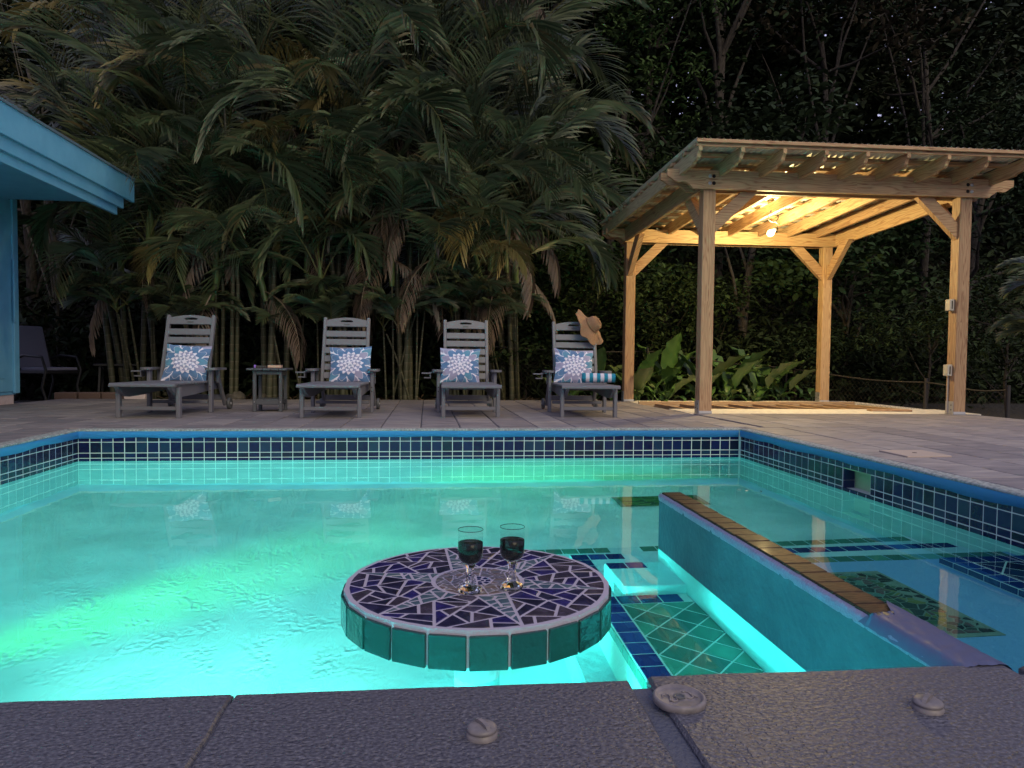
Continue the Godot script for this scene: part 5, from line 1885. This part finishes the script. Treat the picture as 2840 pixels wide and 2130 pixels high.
var fronds = {}
func build_palms():
	fronds.up = [frond(2.4, 1.5, 0.9, 0.56, 0, 301), frond(2.2, 1.4, 1.3, 0.54, 0, 302)]
	fronds.mid = [frond(2.6, 1.25, 1.9, 0.6, 0, 303), frond(2.4, 1.1, 1.9, 0.6, 0, 304), frond(2.7, 1.35, 2.5, 0.56, 0, 305)]
	fronds.low = [frond(2.4, 0.8, 2.2, 0.58, 0, 306), frond(2.2, 0.6, 2.0, 0.56, 0, 307), frond(2.4, 0.95, 2.6, 0.56, 0, 308)]
	fronds.yellow = [frond(1.7, 0.6, 1.9, 0.45, 1, 309), frond(1.5, 0.9, 2.3, 0.42, 1, 310)]
	fronds.dead = [frond(1.5, -0.2, 1.3, 0.42, 2, 311), frond(1.35, -0.6, 0.9, 0.4, 2, 312)]
	fronds.small = [frond(1.0, 1.1, 1.5, 0.3, 0, 313), frond(0.9, 0.8, 1.5, 0.3, 0, 314)]
	# each clump: label, base x and z, then stems as (dx, dz, crown x, crown y, crown z, number of fronds, dead fronds)
	var clumps = [
		["areca palm clump nearest the blue house, its fronds arching left", -3.95, -10.55, [[0, 0, -3.7, 3.0, -10.2, 8, 1], [0.15, -0.2, -4.35, 4.6, -10.8, 8, 1], [-0.15, 0.1, -4.0, 1.7, -10.0, 7, 1], [0.2, -0.3, -3.5, 5.6, -11.2, 8, 1], [-0.3, 0.15, -4.7, 3.6, -10.4, 7, 1], [0.25, 0.2, -3.6, 2.2, -9.95, 8, 1], [-0.25, -0.1, -4.5, 2.3, -10.3, 8, 0], [0.1, 0.25, -3.85, 1.15, -9.85, 7, 0]]],
		["areca palm clump behind the leftmost lounger with a big yellow bent frond", -3.05, -10.3, [[0, 0, -3.1, 3.9, -10.2, 9, 1], [0.2, 0.1, -3.15, 0.95, -9.9, 7, 0], [-0.2, -0.1, -2.85, 2.7, -10.1, 8, 1], [0.1, -0.2, -2.95, 5.3, -10.7, 8, 1], [-0.1, 0.2, -2.75, 1.5, -9.85, 8, 1], [0.3, 0.0, -3.3, 2.0, -9.9, 8, 0], [0.05, 0.1, -3.4, 3.1, -10.0, 9, 1]]],
		["tall areca palm clump with thick stems behind the small side table", -2.05, -10.05, [[0, 0, -2.25, 4.1, -10.2, 9, 2], [0.18, 0.05, -2.5, 2.35, -9.95, 8, 1], [-0.16, -0.1, -2.4, 5.3, -10.7, 8, 2], [0.3, -0.1, -1.6, 1.9, -9.95, 7, 0], [-0.05, 0.15, -1.95, 3.0, -9.9, 8, 0], [0.4, 0.1, -1.85, 0.75, -9.9, 5, 0], [0.1, -0.25, -1.9, 4.7, -10.4, 9, 1], [0.2, 0.2, -2.2, 1.5, -9.95, 6, 1]]],
		["areca palm clump right of the side table with hanging fronds", -1.25, -10.25, [[0, 0, -1.2, 4.0, -10.3, 9, 1], [0.15, 0.1, -1.5, 3.2, -10.05, 8, 1], [-0.1, -0.1, -1.0, 2.3, -10.0, 7, 1], [0.1, 0.2, -1.05, 5.5, -10.8, 8, 1], [-0.1, 0.2, -1.3, 1.2, -9.95, 5, 0], [0.25, 0.0, -0.85, 3.3, -10.1, 9, 1], [-0.25, 0.0, -1.5, 2.5, -9.9, 8, 1]]],
		["areca palm clump with brown dead fronds behind the two middle loungers", -0.35, -10.1, [[0, 0, -0.5, 3.1, -10.1, 8, 4], [0.12, -0.1, -0.35, 5.2, -10.6, 8, 2], [-0.15, 0.05, 0.15, 2.0, -9.95, 7, 2], [0.05, 0.1, -0.15, 4.2, -10.3, 8, 2], [0.15, 0.1, -0.55, 0.85, -9.9, 5, 0], [0.2, 0.2, -0.1, 2.9, -9.9, 9, 2], [-0.2, 0.1, -0.65, 2.0, -9.85, 8, 2]]],
		["areca palm clump with two tall leaning grey trunks above the middle loungers", 0.55, -10.35, [[0, 0, 0.65, 6.3, -10.8, 9, 2], [0.2, -0.1, 1.0, 6.1, -10.8, 9, 3], [-0.15, 0.1, 0.5, 3.2, -10.1, 9, 3], [0.1, 0.2, 0.95, 1.9, -10.0, 7, 1], [0.0, 0.2, 0.35, 1.05, -9.95, 5, 0], [0.25, 0.1, 0.9, 2.6, -9.95, 9, 1], [-0.2, 0.0, 0.4, 4.2, -10.4, 9, 1], [0.15, 0.25, 0.75, 1.2, -9.85, 7, 0]]],
		["areca palm clump nearest the pergola, its fronds hanging over the fence", 1.15, -10.7, [[0, 0, 0.95, 3.9, -10.7, 9, 2], [0.2, 0.05, 1.05, 2.8, -10.4, 8, 2], [0.2, -0.1, 1.3, 3.2, -10.9, 9, 2], [-0.1, -0.2, 1.35, 5.0, -11.1, 8, 2], [-0.2, 0.1, 0.75, 4.6, -10.8, 8, 2], [0.1, 0.25, 1.1, 2.0, -10.2, 8, 2], [0.0, 0.0, 0.8, 3.4, -10.3, 9, 2], [0.2, 0.1, 1.2, 2.3, -10.5, 7, 1]]],
		["areca palm at the right edge beyond the pergola, only its hanging fronds in view", 6.9, -7.1, [[0, 0, 6.75, 0.72, -6.9, 14, 0], [0.2, 0.1, 6.95, 1.2, -7.1, 14, 0]]]]
	# each clump also carries low young crowns on thin stems in front
	for ci in 7:
		for k in [1, 3, 4]:
			var cx = clumps[ci][1] + [-0.42, -0.15, 0.12, 0.3, 0.0][k] - (0.25 if ci == 6 else 0.0) + rng.randf_range(-0.08, 0.08)
			var cy = [2.3, 1.55, 2.75, 1.9, 1.05][k] + rng.randf_range(-0.2, 0.2)
			if cx > -2.4 and cx < -1.5 and cy < 2.0: continue
			clumps[ci][3].append([[-0.2, -0.1, 0.1, 0.2, 0.0][k], 0.15, cx, cy, rng.randf_range(-9.95, -9.6), 7, 1 if k == 2 else 0])
	for c in clumps:
		var t = thing("areca_palm", c[0], "palm", Vector3(c[1], hill(c[1], c[2]), c[2]))
		for s in c[3]:
			var a = Vector3(s[0], -0.1, s[1])
			var top_p = Vector3(s[2], s[3], s[4]) - t.position
			var mid = a.lerp(top_p, 0.5) + Vector3(a.x - top_p.x, 0, a.z - top_p.z) * 0.18
			var path = []
			var rad = []
			for k in 9:
				var f = k / 8.0
				path.append(a.lerp(mid, f).lerp(mid.lerp(top_p, f), f))
				rad.append((lerp(0.042, 0.028, f) if s[3] > 2.9 or s[4] < -9.98 else lerp(0.014, 0.011, f)) if s[3] > 1.3 else lerp(0.02, 0.012, f))
			part("stem", tube(path, rad, 9), M.palm_stem if s[3] < 6.0 else M.pale_bark, t)
			# green crown shaft
			var dirv = (path[8] - path[6]).normalized()
			if s[3] > 1.3:
				part("crown_shaft", tube([top_p - dirv * 0.25, top_p - dirv * 0.05, top_p + dirv * 0.2, top_p + dirv * 0.4], [0.036, 0.045, 0.03, 0.01], 8), M.paddle[3] if s[3] < 6.0 else M.pale_bark, t)
			var n = s[5] - (2 if s[5] > 7 and c[1] < 5.0 else 0)
			var ph = rng.randf() * TAU
			for k in n:
				var az = ph + k * 2.39996 + rng.randf_range(-0.25, 0.25)
				var f = float(k) / n
				var lst = fronds.up if f < 0.3 else (fronds.mid if f < 0.72 else fronds.low)
				if s[3] < 1.3: lst = fronds.small
				elif rng.randf() < 0.1: lst = fronds.yellow
				var sc = rng.randf_range(0.8, 1.08) * (0.82 if s[4] > -9.97 else 1.08)
				part("frond", lst[rng.randi() % lst.size()], M.frond, t, top_p + dirv * (0.22 * (1.0 - f)), (Basis(Vector3.UP, az) * Basis(Vector3.RIGHT, rng.randf_range(-0.3, 0.3))).scaled(Vector3.ONE * sc))
			for k in s[6]:
				# dead fronds hang on the viewer's side
				var az = -PI / 2.0 + rng.randf_range(-1.5, 1.5)
				part("dead_frond", fronds.dead[rng.randi() % 2], M.frond, t, top_p - dirv * 0.1, (Basis(Vector3.UP, az) * Basis(Vector3(0, 0, 1), rng.randf_range(-0.5, 0.1))).scaled(Vector3.ONE * rng.randf_range(0.8, 1.1)))
	# a few big single fronds that stand out in front of the clumps
	var hero = [["big green palm frond arching left above the leftmost lounger", -2.55, 3.15, -9.75, 2.9, "mid", 2, 1.15], ["large yellowed palm frond bent over above the leftmost lounger", -2.6, 3.75, -9.7, 3.3, "yellow", 1, 1.15], ["upright fan of green palm leaflets left of the middle", -2.75, 2.9, -9.8, 1.9, "up", 0, 1.0]]
	for e in hero:
		var t = thing("areca_palm", e[0], "palm", Vector3(e[1], -0.13, e[3] - 0.25))
		part("stem", tube([Vector3(0, -0.1, 0), Vector3(0.05, e[2] * 0.5, 0.06), Vector3(0, e[2] + 0.12, 0.25)], [0.03, 0.026, 0.016], 8), M.palm_stem, t)
		part("frond", fronds[e[5]][e[6]], M.frond, t, Vector3(0, e[2] + 0.13, 0.25), Basis(Vector3.UP, e[4]).scaled(Vector3.ONE * e[7]))
	# litter of fallen leaves along the terrace edge
	var mm = MultiMesh.new()
	mm.transform_format = MultiMesh.TRANSFORM_3D
	mm.use_colors = true
	mm.mesh = leaf_mesh(0.16, 0.018, 0.3)
	mm.instance_count = 2600
	for k in 2600:
		var x = rng.randf_range(-4.6, 6.0)
		var z = -9.87 - pow(rng.randf(), 1.6) * 1.1
		var b = Basis.from_euler(Vector3(rng.randf_range(-0.35, 0.35), rng.randf() * TAU, rng.randf_range(-0.4, 0.4))).scaled(Vector3.ONE * rng.randf_range(0.5, 1.5))
		mm.set_instance_transform(k, Transform3D(b, Vector3(x, hill(x, z) + 0.02 + rng.randf() * 0.05, z)))
		mm.set_instance_color(k, Color(0.05, 0.034, 0.022).lerp(Color(0.17, 0.115, 0.075), rng.randf()))
	var o = MultiMeshInstance3D.new()
	o.name = "leaf_litter"
	o.multimesh = mm
	o.material_override = M.leaf
	add_child(o)
	o.set_meta("kind", "stuff")
	tag(o, "brown fallen palm leaflets littering the soil behind the loungers", "leaf litter")

# ---------------------------------------------------------------- woods
func leaf_mesh(L, W, fold):
	var st = new_st()
	st.set_smooth_group(0)
	var pr = [[0.0, 0.06], [0.25, 0.8], [0.55, 1.0], [0.85, 0.5], [1.0, 0.0]]
	for i in 4:
		for s in [-1.0, 1.0]:
			var a = Vector3(pr[i][0] * L, -0.12 * L * pr[i][0] * pr[i][0], 0)
			var b = Vector3(pr[i + 1][0] * L, -0.12 * L * pr[i + 1][0] * pr[i + 1][0], 0)
			var c = b + Vector3(0, fold * W * 0.5 * pr[i + 1][1], s * W * 0.5 * pr[i + 1][1])
			var d = a + Vector3(0, fold * W * 0.5 * pr[i][1], s * W * 0.5 * pr[i][1])
			st.set_color(Color.WHITE)
			if s > 0: quad(st, a, d, c, b)
			else: quad(st, b, c, d, a)
	return done(st)

var leaf_m = []
func leaves(parent, blobs, count, size, c1, c2):
	# leaves in clumps inside each blob (centre, radius)
	var mm = MultiMesh.new()
	mm.transform_format = MultiMesh.TRANSFORM_3D
	mm.use_colors = true
	mm.mesh = leaf_m[rng.randi() % leaf_m.size()]
	mm.instance_count = count
	var i = 0
	var vol = 0.0
	for b in blobs: vol += b[1] * b[1]
	for b in blobs:
		var n = int(count * b[1] * b[1] / vol)
		if b == blobs[-1]: n = count - i
		var twigs = []
		for k in max(6, n / 26):
			var d = Vector3(rng.randfn(), rng.randfn() * 0.8, rng.randfn()).normalized()
			twigs.append([b[0] + d * b[1] * pow(rng.randf(), 0.4), d, rng.randf()])
		for k in n:
			if i >= count: break
			var tw = twigs[rng.randi() % twigs.size()]
			var p = tw[0] + Vector3(rng.randfn(), rng.randfn() * 0.7, rng.randfn()) * size * 1.15
			var yaw = rng.randf() * TAU
			var bs = Basis.from_euler(Vector3(rng.randf_range(-0.7, 0.7), yaw, rng.randf_range(-0.9, 0.35))).scaled(Vector3.ONE * size * rng.randf_range(0.6, 1.25))
			mm.set_instance_transform(i, Transform3D(bs, p))
			mm.set_instance_color(i, c1.lerp(c2, clamp(tw[2] * 0.6 + rng.randf() * 0.4, 0, 1)))
			i += 1
	var o = MultiMeshInstance3D.new()
	o.name = "crown"
	o.multimesh = mm
	o.material_override = M.leaf
	parent.add_child(o, true)
	o.set_meta("kind", "stuff")
	return o

func limb_path(a, b, sag, n = 7):
	var out = []
	var side = Vector3(rng.randf_range(-1, 1), 0, rng.randf_range(-1, 1)) * sag
	for k in n + 1:
		var f = float(k) / n
		out.append(a.lerp(b, f) + side * sin(f * PI) + Vector3(rng.randf_range(-1, 1), 0, rng.randf_range(-1, 1)) * sag * 0.18)
	return out

func tree(label, at, h, r, crown_y, spread, count, size, c1, c2, bark, kind = "broadleaf_tree"):
	var t = thing(kind, label, "tree" if kind != "shrub" else "shrub", at)
	var blobs = []
	var tp = Vector3(rng.randf_range(-0.1, 0.1) * h, h * 0.72, 0)
	var path = limb_path(Vector3(0, -0.3, 0), tp, h * 0.03)
	var rad = []
	for k in path.size(): rad.append(lerp(r, r * 0.45, float(k) / (path.size() - 1)))
	part("trunk", tube(path, rad, 9), bark, t)
	for k in 9:
		var f = rng.randf_range(0.35, 1.0)
		var a = path[int(f * (path.size() - 1))]
		var az = k * 2.4 + rng.randf_range(-0.4, 0.4)
		var y = lerp(crown_y, h, rng.randf())
		var b = Vector3(cos(az) * spread * rng.randf_range(0.35, 1.0), max(y, a.y + 0.2), sin(az) * spread * rng.randf_range(0.35, 0.9))
		part("limb", tube(limb_path(a, b, 0.12 * spread, 5), [r * 0.4, r * 0.33, r * 0.27, r * 0.2, r * 0.13, r * 0.06], 6), bark, t)
		blobs.append([b, spread * rng.randf_range(0.32, 0.55)])
	blobs.append([tp + Vector3(0, h * 0.15, 0), spread * 0.5])
	leaves(t, blobs, count, size, c1, c2)
	return t

func build_woods():
	leaf_m = [leaf_mesh(1.0, 0.46, 0.3), leaf_mesh(1.0, 0.34, 0.5), leaf_mesh(1.0, 0.6, 0.2)]
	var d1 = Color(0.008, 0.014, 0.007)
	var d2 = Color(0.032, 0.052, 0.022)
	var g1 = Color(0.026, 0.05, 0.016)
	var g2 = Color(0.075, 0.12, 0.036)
	var b1 = Color(0.03, 0.024, 0.016)
	var b2 = Color(0.06, 0.05, 0.03)
	var list = [
		["dense green leafy tree rising just right of the palms", 3.1, -12.2, 7.2, 0.1, 1.2, 1.7, 5200, 0.13, g1, g2, 0],
		["dark leafy tree with pale forked stems between the palms and the pergola", 2.55, -11.6, 4.2, 0.05, 1.0, 1.2, 3000, 0.12, g1, d2, 0],
		["tall tree with a forked grey trunk above the pergola roof", 5.6, -13.5, 9.0, 0.13, 3.6, 2.6, 4200, 0.15, d1, d2, 0],
		["tall dark tree left of the forked grey trunk", 4.4, -14.5, 8.8, 0.13, 2.2, 2.4, 4800, 0.15, d1, d2, 0],
		["tall thin tree with bare limbs above the right half of the pergola roof", 7.6, -13.8, 8.6, 0.09, 4.2, 2.4, 3000, 0.16, b1, b2, 0],
		["slender bare stemmed tree at the upper right corner", 9.6, -13.2, 8.4, 0.09, 4.0, 2.2, 3000, 0.14, b1, d2, 0],
		["leafy dark tree at the right edge beyond the pergola", 9.0, -11.2, 5.2, 0.1, 1.2, 1.9, 4600, 0.14, d1, d2, 0],
		["leafy green tree seen through the right side of the pergola", 6.7, -11.2, 3.4, 0.07, 0.9, 1.3, 3800, 0.13, g1, d2, 0],
		["brown barked tree directly behind the pergola", 5.05, -11.3, 5.2, 0.09, 2.8, 1.5, 2600, 0.13, d1, d2, 0],
		["tree with yellowish leaves and thin pale stems in the upper left corner", -5.6, -11.8, 7.0, 0.05, 3.8, 1.7, 2600, 0.11, Color(0.05, 0.055, 0.022), Color(0.11, 0.1, 0.045), 1],
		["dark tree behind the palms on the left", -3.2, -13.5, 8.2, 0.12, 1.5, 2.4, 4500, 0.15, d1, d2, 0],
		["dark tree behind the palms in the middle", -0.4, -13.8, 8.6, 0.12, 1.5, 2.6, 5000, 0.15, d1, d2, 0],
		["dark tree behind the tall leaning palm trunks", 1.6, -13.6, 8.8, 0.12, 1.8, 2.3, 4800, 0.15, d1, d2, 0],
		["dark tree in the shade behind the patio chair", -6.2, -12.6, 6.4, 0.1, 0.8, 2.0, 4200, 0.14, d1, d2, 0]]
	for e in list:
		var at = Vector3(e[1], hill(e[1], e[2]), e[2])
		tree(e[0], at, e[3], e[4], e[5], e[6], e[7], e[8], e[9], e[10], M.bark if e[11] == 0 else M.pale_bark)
	for e in [["dark shrub behind the fence between the third and fourth lounger", 1.5, -11.0, 1.6, 0.8], ["leafy shrub behind the fence left of the pergola", 2.6, -11.0, 2.0, 0.9], ["leafy dark shrub behind the broad leaved plants, under the left of the pergola", 3.6, -11.0, 2.1, 0.9], ["leafy dark shrub behind the broad leaved plants, under the middle of the pergola", 4.5, -11.1, 1.8, 0.8], ["twiggy dark shrub right of the right rear pergola post", 5.9, -10.8, 1.1, 0.7], ["dark shrub behind the right front pergola post", 7.2, -9.7, 1.7, 0.9], ["dark shrub right of the fence at the right edge", 8.0, -9.0, 1.9, 1.0]]:
		tree(e[0], Vector3(e[1], hill(e[1], e[2]), e[2]), e[3], 0.025, 0.1, e[4], 2400, 0.1, d1, g2.lerp(d2, 0.5) if e[1] < 5.0 else d2, M.bark, "shrub")
	# shaded undergrowth between the palm stems and along the foot of the slope
	var um = MultiMesh.new()
	um.transform_format = MultiMesh.TRANSFORM_3D
	um.use_colors = true
	um.mesh = leaf_m[1]
	um.instance_count = 30000
	for k in 30000:
		var z = -10.8 - pow(rng.randf(), 1.3) * 3.6
		var x = rng.randf_range(-9.0, 11.0)
		var y = hill(x, z) + pow(rng.randf(), 1.1) * (1.0 + 0.7 * (-z - 10.8))
		var bs = Basis.from_euler(Vector3(rng.randf_range(-0.8, 0.8), rng.randf() * TAU, rng.randf_range(-1.2, 0.3))).scaled(Vector3.ONE * rng.randf_range(0.1, 0.26))
		um.set_instance_transform(k, Transform3D(bs, Vector3(x, y, z)))
		um.set_instance_color(k, Color(0.01, 0.015, 0.008).lerp(Color(0.03, 0.045, 0.02), rng.randf()))
	var uo = MultiMeshInstance3D.new()
	uo.name = "undergrowth"
	uo.multimesh = um
	uo.material_override = M.leaf
	add_child(uo)
	uo.set_meta("kind", "stuff")
	tag(uo, "dark tangled undergrowth behind the palms and the fence", "undergrowth")
	# the wood on the slope behind reads as one mass
	var mm = MultiMesh.new()
	mm.transform_format = MultiMesh.TRANSFORM_3D
	mm.use_colors = true
	mm.mesh = leaf_m[0]
	var N = 120000
	mm.instance_count = N
	var n = noise(0.25, 2, 400)
	for k in N:
		var z = -14.5 - pow(rng.randf(), 1.2) * 9.0
		var x = rng.randf_range(-12.0, 20.0)
		var top_h = 6.9 + n.get_noise_2d(x, z) * 2.6
		var y = hill(x, z) + pow(rng.randf(), 0.8) * top_h
		var bs = Basis.from_euler(Vector3(rng.randf_range(-0.8, 0.8), rng.randf() * TAU, rng.randf_range(-0.9, 0.3))).scaled(Vector3.ONE * rng.randf_range(0.16, 0.36))
		mm.set_instance_transform(k, Transform3D(bs, Vector3(x, y, z)))
		mm.set_instance_color(k, Color(0.012, 0.018, 0.01).lerp(Color(0.032, 0.045, 0.022), rng.randf()))
	var o = MultiMeshInstance3D.new()
	o.name = "far_woodland"
	o.multimesh = mm
	o.material_override = M.leaf
	add_child(o)
	o.set_meta("kind", "stuff")
	tag(o, "dark wooded slope far behind the palms and pergola", "woodland")
